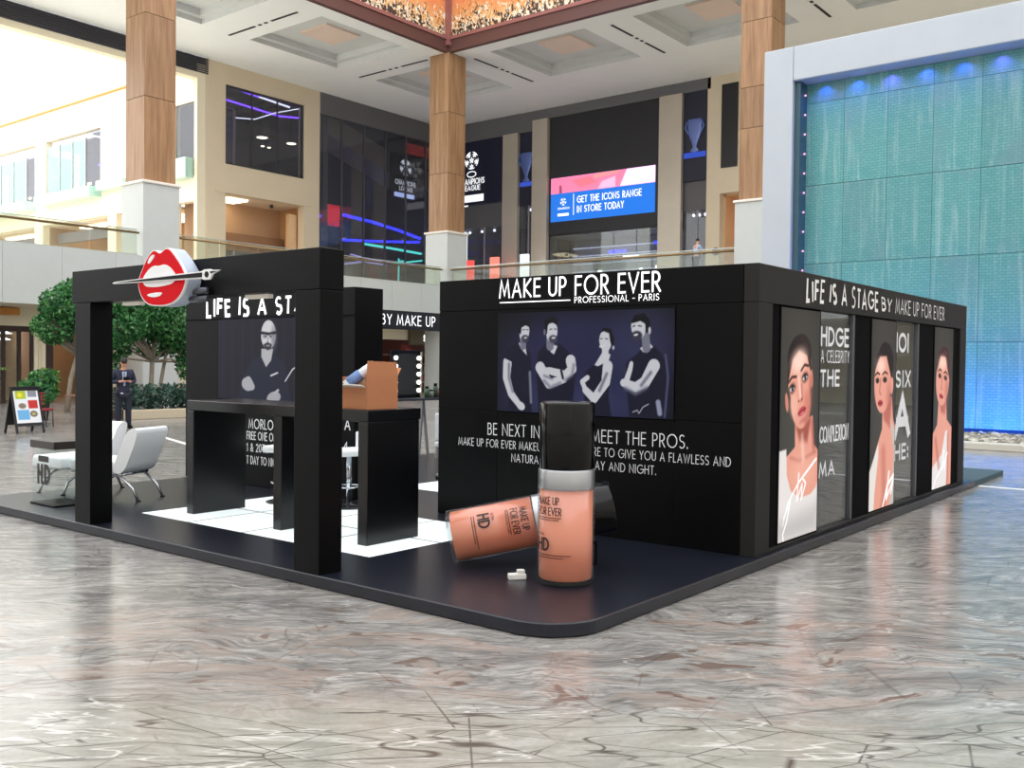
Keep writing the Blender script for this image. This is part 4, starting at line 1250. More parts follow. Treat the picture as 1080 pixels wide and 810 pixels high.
lp = empty('lips_sign', (-.16, 4.35, 2.27), 0, 'red lips sign with a white outlined brush across the mouth', 'sign')
A = Vector((0, -1, 0))
def up_(pts): return [(p[0], p[1]) for p in pts]
lips = [(-.166, .504), (-.107, .517), (-.05, .487), (-.005, .482), (.071, .52), (.13, .515), (.219, .446), (.308, .364), (.383, .274), (.391, .208), (.344, .118), (.249, .044), (.13, .007), (-.018, 0), (-.196, .011), (-.314, .069), (-.38, .167), (-.389, .241), (-.344, .315), (-.255, .43)]
def smooth_poly(P, it=2):
    for _ in range(it):
        Q = []
        for i in range(len(P)):
            a, b = P[i], P[(i + 1) % len(P)]
            Q += [(a[0] * .75 + b[0] * .25, a[1] * .75 + b[1] * .25), (a[0] * .25 + b[0] * .75, a[1] * .25 + b[1] * .75)]
        P = Q
    return P
M_RED = mat('lip_red', (214, 4, 24), .6, vary=.03, spec=.1)
M_SGREY = mat('sign_side_grey', (176, 186, 204), .4)
lips_s = smooth_poly(lips)
MB().prism(lips_s, (.02, 0, .0), A, UP, (.13, 0, 0)).build('box_body', M_SGREY, lp)
MB().prism(lips_s, (.0, 0, .0), A, UP, (.02, 0, 0)).build('white_rim', mat('lip_rim_white', (240, 238, 240), .4), lp)
red = [(x * .955, .26 + (y - .26) * .955) for x, y in lips_s]
MB().prism(red, (-.006, 0, 0), A, UP, (.008, 0, 0)).build('red_lips', M_RED, lp)
M_TOOTH = mat('mouth_white', (240, 240, 242), .4)
teeth = smooth_poly([(-.3, .257), (-.196, .34), (-.107, .372), (-.018, .362), (.071, .376), (.16, .34), (.234, .282), (.249, .246), (.205, .2), (.1, .184), (-.047, .175), (-.196, .179), (-.27, .2)])
MB().prism(teeth, (-.012, 0, 0), A, UP, (.008, 0, 0)).build('teeth', M_TOOTH, lp)
for pts in ([(-.215, .4), (-.18, .446), (-.122, .474), (-.095, .457), (-.136, .42), (-.19, .388)], [(-.23, .108), (-.166, .123), (.012, .128), (.032, .11), (-.033, .086), (-.151, .086)]):
    MB().prism(smooth_poly(pts), (-.012, 0, 0), A, UP, (.008, 0, 0)).build('highlight', M_TOOTH, lp)
br_w = [(-.79, .236), (-.74, .25), (-.3, .26), (.3, .274), (.66, .28), (.7, .293), (.78, .293), (.8, .285), (.92, .28), (.82, .25), (.78, .205), (.7, .205), (.66, .216), (.3, .22), (-.3, .226), (-.74, .23)]
MB().prism(br_w, (-.03, 0, 0), A, UP, (.018, 0, 0)).build('brush_outline', M_TOOTH, lp)
br_b = [(-.73, .24), (-.3, .251), (.3, .262), (.67, .268), (.67, .228), (.3, .232), (-.3, .235)]
MB().prism(br_b, (-.036, 0, 0), A, UP, (.008, 0, 0)).build('brush_handle', M_BLK, lp)
MB().prism(arc(.74, .249, .026, .026, 0, 342, 18), (-.036, 0, 0), A, UP, (.008, 0, 0)).build('brush_ferrule', M_BLK, lp)
MB().prism([(.79, .272), (.89, .272), (.8, .255)], (-.036, 0, 0), A, UP, (.008, 0, 0)).build('brush_tip', M_BLK, lp)
for dz in (.06, .13):
    MB().tube([(.12, -.28, dz), (.12, -.52, dz)], .03, 10).build('mount_tube', mat('lamp_grey', (96, 98, 106), .35, .6), lp)

# ---- wall with the four professionals (faces -X)
XA = 2.98
wa = empty('photo_wall', (XA, 3.86, ZP), 0, 'black wall with group photo and MAKE UP FOR EVER sign', 'display wall')
MB().box(.02, .14, -3.64, 0, 0, 2.6).build('core', M_BLKD, wa)
def panel(parent, y0, y1, z0, z1, m=M_BLK, x0=.0, x1=.03):
    return MB().bbox(x0, x1, -y1, -y0, z0, z1, .003, 1).build('panel', m, parent)
for (a, b, c, d_) in ((.0, .855, 0, 1.178), (.858, 2.985, 0, 1.178), (2.988, 3.655, 0, 1.178), (.0, .855, 1.182, 2.258), (2.988, 3.655, 1.182, 2.258), (.858, 2.985, 1.182, 2.258), (.0, 3.655, 2.262, 2.6)):
    panel(wa, a, b, c, d_)
# ---- the printed pictures
def person_bw(P, s, x, y, kind):
    """grey-blue printed figure, head centre at x, y; s = head height"""
    pass

def group_photo():
    # canvas measured in the print's own frame: 2.06 wide, 1 high
    P = Paint(300, 146, 2.06, (10, 10, 20))
    P.ell(1.0, .55, 1.02, .56, (40, 42, 78), soft=.45)
    P.ell(1.75, .25, .35, .35, (60, 62, 98), soft=.5, op=.6)
    P.ell(.95, .98, .9, .25, (62, 66, 108), soft=.3, op=.6)
    SH, SK, SD, HR = (24, 25, 48), (222, 224, 232), (128, 130, 148), (14, 14, 22)
    # 1 left man, arm hanging, turned to the right
    P.poly([(.13, .36), (.24, .3), (.36, .34), (.43, .42), (.45, 1.0), (.16, 1.0), (.1, .62)], SH, .02)
    P.line([(.13, .50), (.12, .66), (.18, .82), (.29, .93)], (.11, .065), SK)
    P.line([(.15, .52), (.15, .66), (.2, .8)], (.03, .02), SD, .03)
    P.ell(.31, .94, .055, .04, SK, 25)
    P.line([(.42, .6), (.44, .9)], .03, SD, .02)
    P.poly([(.09, .46), (.14, .34), (.2, .4), (.19, .5)], SH, .01)
    P.poly([(.27, .3), (.36, .34), (.38, .43), (.3, .36)], SK, .01)
    P.line([(.33, .24), (.33, .34)], .075, SD)
    P.ell(.345, .2, .062, .095, SK, 8)
    P.poly([(.27, .2), (.28, .1), (.34, .07), (.41, .1), (.41, .15), (.36, .13), (.31, .15), (.3, .22)], HR, .01)
    P.ell(.355, .265, .05, .04, (70, 70, 86), soft=.02)
    P.ell(.36, .255, .02, .008, (230, 230, 235))
    P.line([(.325, .175), (.35, .172)], .01, (50, 50, 60)); P.line([(.37, .172), (.39, .175)], .01, (50, 50, 60))
    # 2 man with crossed arms
    P.poly([(.52, .4), (.62, .31), (.7, .36), (.78, .31), (.93, .42), (.98, .62), (.94, 1.0), (.54, 1.0), (.5, .6)], SH, .02)
    P.poly([(.63, .3), (.76, .34), (.72, .42), (.68, .4)], SK, .012)
    P.line([(.67, .22), (.67, .34)], .09, SD)
    P.ell(.69, .2, .067, .1, SK, 5)
    P.poly([(.6, .2), (.6, .08), (.68, .045), (.76, .08), (.76, .14), (.7, .11), (.64, .12), (.63, .22)], HR, .01)
    P.ell(.6, .2, .012, .03, SD)
    P.ell(.705, .27, .052, .04, (74, 74, 90), soft=.02)
    P.ell(.71, .258, .024, .01, (236, 236, 240))
    P.line([(.665, .175), (.69, .17)], .01, (50, 50, 60)); P.line([(.72, .17), (.745, .175)], .01, (50, 50, 60))
    P.line([(.55, .55), (.66, .71), (.84, .66)], (.115, .075), SK)
    P.line([(.6, .68), (.68, .745), (.8, .7)], .03, SD, .04, .8)
    P.line([(.92, .48), (.94, .56), (.86, .62), (.66, .58)], (.115, .07), SK)
    P.line([(.96, .52), (.94, .62), (.86, .67)], .03, SD, .04, .8)
    P.line([(.6, .63), (.7, .66)], .02, SD, .03)
    P.line([(.81, .58), (.83, .65)], .028, (28, 28, 40))
    P.ell(.63, .58, .05, .03, (220, 220, 228), 20)
    # 3 woman leaning back
    P.poly([(1.1, .58), (1.22, .5), (1.34, .46), (1.4, .56), (1.36, .8), (1.4, 1.0), (1.1, 1.0), (1.08, .72)], SH, .02)
    P.poly([(1.2, .52), (1.3, .38), (1.38, .42), (1.36, .48), (1.24, .53)], SK, .01)
    P.line([(1.32, .33), (1.32, .45)], .075, SK)
    P.ell(1.32, .29, .068, .1, SK, -6)
    P.poly([(1.25, .22), (1.3, .165), (1.38, .18), (1.42, .28), (1.4, .36), (1.375, .3), (1.36, .22), (1.3, .2)], HR, .012)
    P.ell(1.28, .34, .03, .012, (236, 236, 240), -10)
    P.line([(1.265, .27), (1.285, .268)], .01, (50, 50, 60)); P.line([(1.32, .268), (1.345, .275)], .01, (50, 50, 60))
    P.ell(1.41, .355, .012, .02, (200, 200, 210))
    P.line([(1.35, .53), (1.33, .68), (1.2, .84), (1.1, .76)], (.11, .07), SK)
    P.line([(1.34, .6), (1.26, .76)], .03, SD, .03)
    P.line([(1.1, .76), (1.06, .68), (1.12, .64)], .05, SK)
    # 4 bearded man turned left
    P.poly([(1.55, .5), (1.66, .42), (1.74, .36), (1.86, .34), (1.97, .46), (2.0, .75), (1.96, 1.0), (1.6, 1.0), (1.56, .7)], SH, .02)
    P.line([(1.97, .42), (2.0, .62), (1.97, .98)], .02, (88, 92, 130), .02)
    P.poly([(1.7, .36), (1.8, .31), (1.84, .35), (1.74, .4)], SK, .01)
    P.line([(1.76, .26), (1.77, .36)], .085, SD)
    P.ell(1.68, .17, .075, .105, SK, -12)
    P.poly([(1.6, .12), (1.64, .055), (1.74, .04), (1.8, .1), (1.81, .2), (1.77, .22), (1.76, .14), (1.7, .11), (1.62, .13)], HR, .01)
    P.ell(1.8, .2, .014, .035, (210, 210, 218))
    P.ell(1.665, .245, .058, .045, (60, 60, 74), soft=.02)
    P.ell(1.655, .237, .024, .01, (240, 240, 244), -8)
    P.line([(1.62, .16), (1.645, .152)], .011, (50, 50, 60)); P.line([(1.68, .152), (1.715, .16)], .011, (50, 50, 60))
    P.line([(1.85, .52), (1.76, .67), (1.66, .72), (1.53, .68)], (.125, .075), SK)
    P.line([(1.78, .72), (1.66, .78), (1.55, .73)], .03, SD, .04, .8)
    P.line([(1.82, .58), (1.72, .7)], .03, SD, .03)
    P.line([(1.56, .66), (1.6, .55), (1.61, .5)], (.06, .04), SK)
    P.line([(1.9, .85), (1.92, .95)], .05, (160, 164, 190), .02)
    P.line([(1.63, .95), (1.68, .93), (1.7, .96), (1.74, .9), (1.8, .87)], .008, (210, 210, 224))
    return P

def man_photo():
    P = Paint(170, 128, 1.33, (28, 27, 44))
    for k in range(9):
        P.line([(.08 + k * .15, 0), (.08 + k * .15, 1)], .03, (44, 43, 66), .05, .6)
    P.poly([(.3, 1.0), (.42, .66), (.55, .5), (.64, .46), (.86, .46), (1.0, .56), (1.08, 1.0)], (36, 42, 62), .03)
    P.poly([(.66, .38), (.83, .38), (.8, .52), (.73, .6), (.66, .48)], (206, 206, 210), .01)
    P.ell(.76, .215, .105, .175, (238, 238, 242))
    P.ell(.84, .25, .04, .13, (130, 130, 142), soft=.06, op=.7)
    P.line([(.66, .19), (.77, .205), (.86, .19)], .035, (40, 40, 52), .015)
    P.ell(.71, .235, .035, .025, (170, 170, 180)); P.ell(.8, .235, .035, .025, (170, 170, 180))
    P.line([(.71, .23), (.73, .23)], .012, (40, 40, 50)); P.line([(.79, .23), (.81, .23)], .012, (40, 40, 50))
    P.line([(.755, .25), (.75, .3)], .012, (150, 150, 160), .01)
    P.poly([(.69, .33), (.75, .3), (.81, .33), (.8, .38), (.76, .4), (.71, .38)], (60, 60, 72), .02)
    P.ell(.755, .345, .03, .01, (170, 160, 165))
    P.line([(.42, .82), (.47, .76), (.52, .84)], .09, (200, 200, 206), .01)
    P.ell(.46, .81, .09, .08, (196, 196, 204), 30)
    P.ell(.84, .96, .1, .07, (190, 190, 198), -20)
    P.line([(.86, .9), (.9, .87)], .03, (206, 206, 212))
    P.line([(.8, .7), (.89, .665)], .02, (240, 240, 244))
    P.line([(1.0, .76), (1.1, .62), (1.2, .56), (1.33, .5)], (.014, .02), (240, 240, 244))
    P.line([(1.15, .86), (1.17, .66), (1.2, .72), (1.23, .62), (1.25, .7), (1.3, .58)], .012, (240, 240, 244))
    return P

def woman_photo(kind):
    """tall backlit portrait: canvas .44 wide, 1 high"""
    P = Paint(110, 250, .44, (50, 48, 44))
    P.ell(.22, .5, .25, .5, (70, 68, 62), soft=.4)
    if kind > 1:      # larger heads: draw in a stretched frame
        P.x = .2 + (P.x - .205) / 1.42
        P.y = .16 + (P.y - .17) / 1.2
        P.px /= 1.2
    SK, SH, HI, HR = (226, 158, 138), (176, 96, 84), (250, 214, 198), (34, 24, 22)
    if kind == 1:
        P.ell(.205, .205, .135, .095, HR, -12, .012)
        P.ell(.27, .15, .07, .035, (46, 34, 30), 20, .02)
        P.poly([(.165, .5), (.37, .47), (.385, .6), (.44, .63), (.44, 1), (.0, 1), (.0, .66), (.1, .63), (.17, .6)], SK, .012)
        P.poly([(.165, .5), (.35, .48), (.31, .585), (.22, .575)], (150, 74, 62), .04, .9)
        P.line([(.36, .5), (.39, .62)], .03, SH, .03, .7)
        P.line([(.12, .645), (.22, .665), (.25, .66)], .012, SH, .025, .6); P.line([(.29, .655), (.42, .635)], .012, SH, .025, .6)
        P.line([(.25, .56), (.265, .66)], .03, HI, .04, .6)
        P.ell(.25, .72, .12, .06, (240, 180, 160), 0, .1, .6)
        P.poly([(.0, .61), (.075, .605), (.085, .72), (.13, .79), (.24, .83), (.36, .825), (.42, .8), (.44, .77), (.44, 1), (.0, 1)], (226, 220, 217), .01)
        P.poly([(.0, .92), (.44, .88), (.44, 1), (.0, 1)], (190, 186, 184), .12)
        P.ell(.345, .3, .02, .045, (206, 130, 110), -14); P.ell(.072, .405, .017, .042, (206, 130, 110), -14)
        P.ell(.215, .29, .138, .135, SK, -15, .01)
        P.ell(.228, .40, .112, .125, SK, -15, .01)
        P.poly([(.075, .34), (.075, .24), (.13, .165), (.22, .14), (.31, .17), (.35, .26), (.335, .27), (.29, .2), (.2, .18), (.13, .22), (.1, .28)], HR, .016)
        P.ell(.2, .225, .085, .05, HI, -15, .07, .9)
        P.line([(.34, .3), (.335, .42), (.29, .5)], .035, SH, .05, .75)
        P.ell(.3, .41, .035, .05, (204, 122, 104), -15, .05, .7)
        P.ell(.15, .42, .04, .05, (238, 180, 160), -15, .05, .8)
        P.line([(.085, .32), (.125, .296), (.172, .294)], .012, (64, 38, 30), .008); P.line([(.226, .268), (.264, .242), (.31, .246)], .012, (64, 38, 30), .008)
        P.ell(.128, .345, .036, .022, (112, 72, 64), -15, .02); P.ell(.272, .297, .036, .022, (112, 72, 64), -15, .02)
        P.ell(.128, .346, .026, .011, (226, 220, 214), -15, .005); P.ell(.272, .298, .026, .011, (226, 220, 214), -15, .005)
        P.ell(.13, .346, .013, .012, (40, 46, 50)); P.ell(.273, .298, .013, .012, (40, 46, 50))
        P.line([(.1, .343), (.128, .33), (.158, .34)], .008, (26, 18, 16)); P.line([(.243, .297), (.272, .282), (.3, .288)], .008, (26, 18, 16))
        P.line([(.2, .3), (.222, .38)], .02, HI, .025, .8)
        P.line([(.235, .33), (.245, .39), (.232, .402)], .012, SH, .015, .8)
        P.ell(.205, .402, .008, .005, (120, 56, 46), -15, .006); P.ell(.238, .394, .008, .005, (120, 56, 46), -15, .006)
        P.ell(.242, .447, .046, .019, (182, 66, 76), -15); P.line([(.198, .458), (.242, .447), (.286, .434)], .005, (104, 28, 36))
        P.ell(.246, .456, .02, .006, (222, 124, 128), -15, .006)
        P.ell(.255, .487, .035, .01, SH, -15, .02, .6)
        P.line([(.05, .93), (.1, .84), (.22, .76), (.42, .67)], (.006, .014), (255, 255, 255))
        P.line([(.22, .72), (.2, .84), (.26, .77), (.25, .84), (.3, .77), (.27, .75)], .011, (255, 255, 255))
        P.line([(.06, .9), (.13, .83), (.09, .92), (.05, .97), (.06, 1)], .011, (255, 255, 255))
    elif kind == 2:
        P.ell(.235, .2, .1, .085, HR, 10, .01)
        P.poly([(.2, .36), (.32, .36), (.34, .46), (.42, .56), (.44, 1), (.0, 1), (.02, .78), (.12, .6), (.2, .5)], SK, .012)
        P.poly([(.2, .38), (.32, .36), (.3, .5), (.22, .46)], SH, .03, .8)
        P.poly([(.0, .74), (.09, .64), (.16, .56), (.16, .62), (.12, .78), (.1, 1), (.0, 1)], (226, 220, 214), .01)
        P.poly([(.3, .46), (.42, .56), (.44, 1), (.24, 1), (.33, .8), (.36, .62)], (196, 186, 178), .02)
        P.line([(.22, .6), (.24, .8), (.18, 1)], .05, SH, .06, .5)
        P.ell(.2, .29, .105, .14, SK, 4, .008)
        P.poly([(.1, .24), (.12, .17), (.22, .14), (.3, .18), (.32, .3), (.29, .25), (.24, .175), (.16, .18)], HR, .012)
        P.ell(.315, .31, .02, .04, SK, 5)
        P.ell(.17, .22, .05, .035, HI, 0, .05, .8)
        P.line([(.105, .262), (.13, .25), (.157, .257)], .009, (60, 34, 28)); P.line([(.195, .258), (.225, .246), (.256, .256)], .009, (60, 34, 28))
        P.ell(.132, .285, .022, .012, (74, 54, 50), 0, .008); P.ell(.225, .282, .026, .013, (74, 54, 50), 0, .008)
        P.ell(.132, .286, .01, .009, (30, 30, 32)); P.ell(.225, .283, .01, .009, (30, 30, 32))
        P.line([(.17, .28), (.16, .335), (.175, .345)], .01, SH, .012, .8)
        P.ell(.172, .385, .03, .014, (170, 60, 66), 0); P.line([(.145, .385), (.2, .385)], .004, (110, 30, 36))
        P.ell(.28, .36, .03, .06, SH, 0, .06, .5)
        P.line([(.22, .86), (.28, .76), (.4, .7)], (.012, .02), (255, 255, 255))
        P.line([(.3, .7), (.27, .82), (.36, .74), (.33, .8)], .014, (255, 255, 255))
    else:
        P.ell(.21, .2, .1, .085, (60, 36, 32), -10, .01)
        P.poly([(.14, .36), (.26, .36), (.28, .5), (.4, .56), (.44, .62), (.44, 1), (.0, 1), (.0, .6), (.12, .52)], SK, .012)
        P.poly([(.14, .39), (.26, .38), (.25, .47), (.18, .46)], SH, .03, .8)
        P.poly([(.0, .76), (.1, .72), (.2, .68), (.26, .56), (.3, .56), (.3, .7), (.28, 1), (.0, 1)], (230, 224, 222), .01)
        P.line([(.3, .58), (.31, .8), (.29, 1)], .02, SH, .03, .6)
        P.line([(.1, .6), (.16, .74)], .03, SH, .04, .6)
        P.ell(.2, .28, .11, .145, SK, 10, .008)
        P.poly([(.1, .24), (.12, .15), (.2, .125), (.3, .17), (.32, .3), (.28, .24), (.24, .17), (.16, .165)], (70, 40, 36), .012)
        P.ell(.19, .2, .06, .035, HI, 0, .05, .8)
        P.line([(.122, .245), (.148, .232), (.176, .243)], .009, (60, 34, 28)); P.line([(.216, .254), (.246, .246), (.276, .262)], .009, (60, 34, 28))
        P.ell(.148, .268, .024, .013, (84, 60, 56), 10, .008); P.ell(.245, .28, .026, .013, (84, 60, 56), 10, .008)
        P.ell(.148, .269, .01, .009, (30, 30, 32)); P.ell(.245, .281, .01, .009, (30, 30, 32))
        P.line([(.19, .275), (.175, .33), (.19, .338)], .01, SH, .012, .8)
        P.ell(.178, .375, .032, .013, (176, 64, 70), 10); P.line([(.15, .372), (.208, .38)], .004, (110, 30, 36))
        P.ell(.27, .35, .03, .06, SH, 0, .06, .5)
        P.line([(.04, .88), (.12, .8), (.26, .72), (.3, .68)], (.008, .014), (255, 255, 255))
        P.line([(.24, .66), (.22, .76), (.28, .7), (.26, .76)], .012, (255, 255, 255))
    return P

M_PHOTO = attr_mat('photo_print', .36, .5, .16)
M_SIGN = mat('sign_white', (240, 240, 238), .5)
M_LIGHTBOX = attr_mat('backlit_print', .62, .6, .2)
group_photo().build('group_photo', (-.012, -.862, 1.185), A, UP, 2.12, 1.04, M_PHOTO, wa)
MB().box(-.01, .0, -2.984, -.86, 1.183, 2.227).build('photo_board', M_BLKD, wa)
lettering('sign_lettering', 'MAKE UP FOR EVER', (-.012, -.88, 2.39), A, UP, .178, 1.94, M_LIT, wa, .115, .3, .5)
lettering('sign_lettering', 'PROFESSIONAL - PARIS', (-.012, -1.85, 2.305), A, UP, .058, .96, M_LIT, wa, .12, .32, .5)
MB().box(-.013, -.002, -1.79, -.88, 2.33, 2.34).build('sign_rule', M_LIT, wa)
lettering('wall_lettering', 'BE NEXT IN LINE TO MEET THE PROS.', (-.004, -.73, .925), A, UP, .12, 2.4, M_VINYL, wa, .085, .28, .5)
lettering('wall_lettering', 'MAKE UP FOR EVER MAKEUP PROS ARE HERE TO GIVE YOU A FLAWLESS AND', (-.004, -.31, .79), A, UP, .08, 3.25, M_VINYL, wa, .09, .3, .5)
lettering('wall_lettering', 'NATURAL LOOK FOR DAY AND NIGHT.', (-.004, -1.06, .655), A, UP, .08, 1.74, M_VINYL, wa, .09, .3, .5)

# ---- side wall with three backlit portraits (faces -Y)
YR = .06
wp = empty('portrait_wall', (2.98, YR, ZP), 0, 'black side wall with three backlit portraits and two windows', 'display wall')
def rb(name, x0, x1, y0, y1, z0, z1, m, parent=None, b=.004):
    return MB().bbox(x0 - 2.98, x1 - 2.98, y0, y1, z0 - ZP, z1 - ZP, b, 1).build(name, m, parent or wp)
rb('header', 2.98, 10.25, 0, .14, 2.36, 2.70, M_BLKM)
rb('end_stile', 2.98, 3.29, 0, .14, ZP, 2.358, M_BLKM)
rb('end_stile', 9.92, 10.25, 0, .14, ZP, 2.358, M_BLKM)
rb('sill', 3.292, 9.918, 0.0, .14, ZP, ZP + .03, M_BLKM)
BX = [(3.29, 3.50), (5.56, 6.05), (7.98, 8.62), (9.62, 9.92)]
for a, b in BX:
    rb('black_pilaster', a + .002, b - .002, .025, .14, ZP + .032, 2.356, M_BLKD)
for k, (a, b) in enumerate(((3.50, 4.52), (6.05, 7.01), (8.62, 9.62))):
    bx = rb('lightbox', a + .002, b - .002, .02, .14, ZP + .032, 2.356, M_BLKD)
    woman_photo(k + 1).build('portrait', (a - 2.98 + .015, .012, .05), AX_R, UP, b - a - .06, 2.19, M_LIGHTBOX, bx)
M_WGLASS = glass('booth_glass', (200, 206, 210), 1.6, .01, .04)
M_FROST = mat('frosted_letters', (238, 239, 240), .5)
PANES = [((4.52, 5.56), [('HDGE', 2.02, .17, .2, .93), ('A CELEBRITY', 1.84, .12, .1, .98), ('THE', 1.6, .15, .2, .62), ('COMPLEXION', 1.02, .15, .16, .98), ('MA', .67, .13, .2, .5)]),
         ((7.01, 7.98), [('IOI', 2.0, .2, .22, .6), ('SIX', 1.56, .18, .2, .75), ('A', .98, .42, .3, .7), ('HE:', .66, .17, .22, .7)])]
for (a, b), lines in PANES:
    pn_ = MB().box(a - 2.98 + .03, b - 2.98 - .06, .06, .07, .03, 2.256).build('glass_pane', M_WGLASS, wp)
    rb('pane_bar', a, a + .03, .03, .12, ZP + .032, 2.356, M_BLKM)
    rb('pane_bar', b - .06, b, .03, .12, ZP + .032, 2.356, mat('pane_bar_grey', (96, 98, 102), .35, .5))
    for (s, z, h, wt, fr) in lines:
        lettering('pane_lettering', s, (a - 2.98 + .12, .055, z - ZP), AX_R, UP, h, (b - a - .2) * fr, M_FROST, pn_, wt, .3)
lettering('sign_lettering', 'BY', (3.36, -.004, 2.355), AX_R, UP, .14, .36, M_SIGN, wp, .18, .3, .5, True, 9)
lettering('sign_lettering', 'LIFE IS A STAGE', (1.1, -.004, 2.335), AX_R, UP, .2, 2.12, M_SIGN, wp, .18, .36, .55, True, 5)
lettering('sign_lettering', 'MAKE UP FOR EVER', (3.88, -.004, 2.345), AX_R, UP, .165, 2.15, M_SIGN, wp, .1, .3, .5)

# inner partition with product ledges behind the windows
ip = empty('inner_partition', (3.14, 3.72, ZP), 0, 'grey inner partition with ledges behind the portrait wall windows', 'partition')
MB().bbox(0, 6.9, 0, .1, 0, 2.58, .004, 1).build('board', mat('partition_grey', (120, 116, 112), .7, vary=.25, scale=1.2), ip)
MB().bbox(6.76, 6.86, -3.5, -.002, 0, 2.58, .004, 1).build('end_board', MATS['partition_grey'], ip)
for z_ in (.5, .95, 1.4, 1.85):
    MB().bbox(6.5, 6.75, -3.3, -.3, z_, z_ + .03, .004, 1).build('ledge', mat('ledge_pale', (170, 168, 164), .5), ip)
    MB().bbox(.3, 6.4, -.26, -.002, z_, z_ + .03, .004, 1).build('ledge', mat('ledge_pale', (170, 168, 164), .5), ip)

# ---- poster wall with the bald man (faces -X)
pw = empty('poster_wall', (2.98, 8.83, ZP), 0, 'black wall with bald man poster and brush lettered LIFE IS A STAGE', 'display wall')
MB().bbox(.0, .47, -3.58, 0, 0, 2.6, .005, 1).build('core', M_BLK, pw)
MB().box(-.02, .0, -3.58, 0, 2.252, 2.262).build('seam_strip', M_BLKD, pw)
man_photo().build('man_photo', (-.012, -.8, 1.16), A, UP, 1.96, 1.11, M_PHOTO, pw)
MB().box(-.01, .0, -2.77, -.79, 1.15, 2.28).build('photo_board', M_BLKD, pw)
lettering('sign_lettering', 'LIFE IS A STAGE', (-.006, -.53, 2.31), A, UP, .22, 2.55, M_LIT, pw, .19, .36, .6, True, 3)
for (s, yy, z, h, w) in (('MORLOS', -1.5, .78, .12, .6), ('FREE ONE ON', -1.46, .63, .1, .62), ('1 & 20TH', -1.46, .47, .1, .45), ('T DAY TO NIG', -1.46, .3, .1, .62), ('A', -3.42, .86, .12, .09), ('4', -3.40, .6, .1, .07)):
    lettering('wall_lettering', s, (-.006, yy, z), A, UP, h, w, M_VINYL, pw, .14)

# ---- header beam at the back of the booth
hb = empty('back_header', (3.6, 8.83, ZP), 0, 'black back header beam reading BY MAKE UP FOR EVER', 'header beam')
MB().bbox(-.1, 6.9, -.14, 0, 2.27, 2.6, .005, 1).build('beam', M_BLKM, hb)
MB().bbox(6.6, 6.9, -.14, 0, 0, 2.268, .005, 1).build('post', M_BLKM, hb)
lettering('sign_lettering', 'BY MAKE UP FOR EVER', (3.12, -.147, 2.35), AX_R, UP, .17, 2.6, M_LIT, hb, .11, .32, .5)
# ================================================================== PROPS ON THE PLATFORM
# ---- counter with three slab legs
ct = empty('bar_counter', (1.08, 2.98, ZP), 0, 'long black bar counter on three slab legs', 'counter')
M_CTR = mat('counter_black', (6, 7, 10), .26, vary=.12, scale=3.0)
MB().bbox(.0, .70, 0, 2.88, 1.14, 1.25, .008).build('counter_top', M_CTR, ct)
for y0 in (.0, 1.24, 2.75):
    MB().bbox(.0, .68, y0 + .002, y0 + .13, .0, 1.139, .008).build('leg', M_CTR, ct)

cb_ = empty('cardboard_box', (1.14, 3.06, ZP + 1.251), 0, 'open cardboard box with papers on the bar counter', 'box')
M_CARD = mat('cardboard', (188, 124, 84), .75, vary=.06, scale=8)
th = .008
for nm, b_ in (('side_panel', (0, .40, 0, th, 0, .30)), ('side_panel', (0, .40, .38 - th, .38, 0, .30)), ('side_panel', (0, th, th, .38 - th, 0, .20)), ('side_panel', (.40 - th, .40, th, .38 - th, 0, .30)), ('bottom', (th, .4 - th, th, .38 - th, 0, th))):
    MB().box(*b_).build(nm, M_CARD, cb_)
MB().prism([(0, 0), (.4, 0), (.39, .14), (.02, .15)], (0, 0, .3), (1, 0, 0), (0, .05, 1), (0, .008, 0)).build('flap', M_CARD, cb_)
MB().prism([(0, 0), (.36, 0), (.35, .1), (.01, .1)], (.4, .01, .3), (0, 1, 0), (.6, 0, .8), (.006, 0, .006)).build('flap', M_CARD, cb_)
MB().prism([(0, 0), (.34, 0), (.34, .08), (0, .06)], (.0, .02, .2), (0, 1, 0), (-.9, 0, .35), (.004, 0, .008)).build('flap', mat('card_white', (226, 222, 214), .7), cb_)
pk = empty('paper_roll', (1.27, 3.26, ZP + 1.262), 0, 'blue and white paper roll sticking out of the cardboard box', 'paper roll')
MB().tube([(-.1, .12, .2), (.02, .0, .33), (.1, -.06, .40)], .05, 12).build('roll', mat('paper_white', (228, 230, 234), .6), pk)
MB().tube([(-.08, .1, .225), (.0, .02, .31)], .056, 12).build('blue_band', mat('paper_blue', (112, 142, 196), .6), pk)
MB().tube([(.0, .0, .0), (.02, .0, .33)], .02, 8).build('core', mat('paper_core', (180, 160, 130), .7), pk)
tag(MB().tube([(1.5, 3.5, ZP + 1.25), (1.5, 3.5, ZP + 1.33)], .04, 12).tube([(1.5, 3.5, ZP + 1.33), (1.47, 3.5, ZP + 1.5), (1.5, 3.48, ZP + 1.6), (1.58, 3.45, ZP + 1.62)], .012, 6).build('gooseneck_lamp', mat('lamp_chrome', (150, 152, 160), .2, .9)), 'thin grey gooseneck lamp behind the cardboard box', 'lamp')

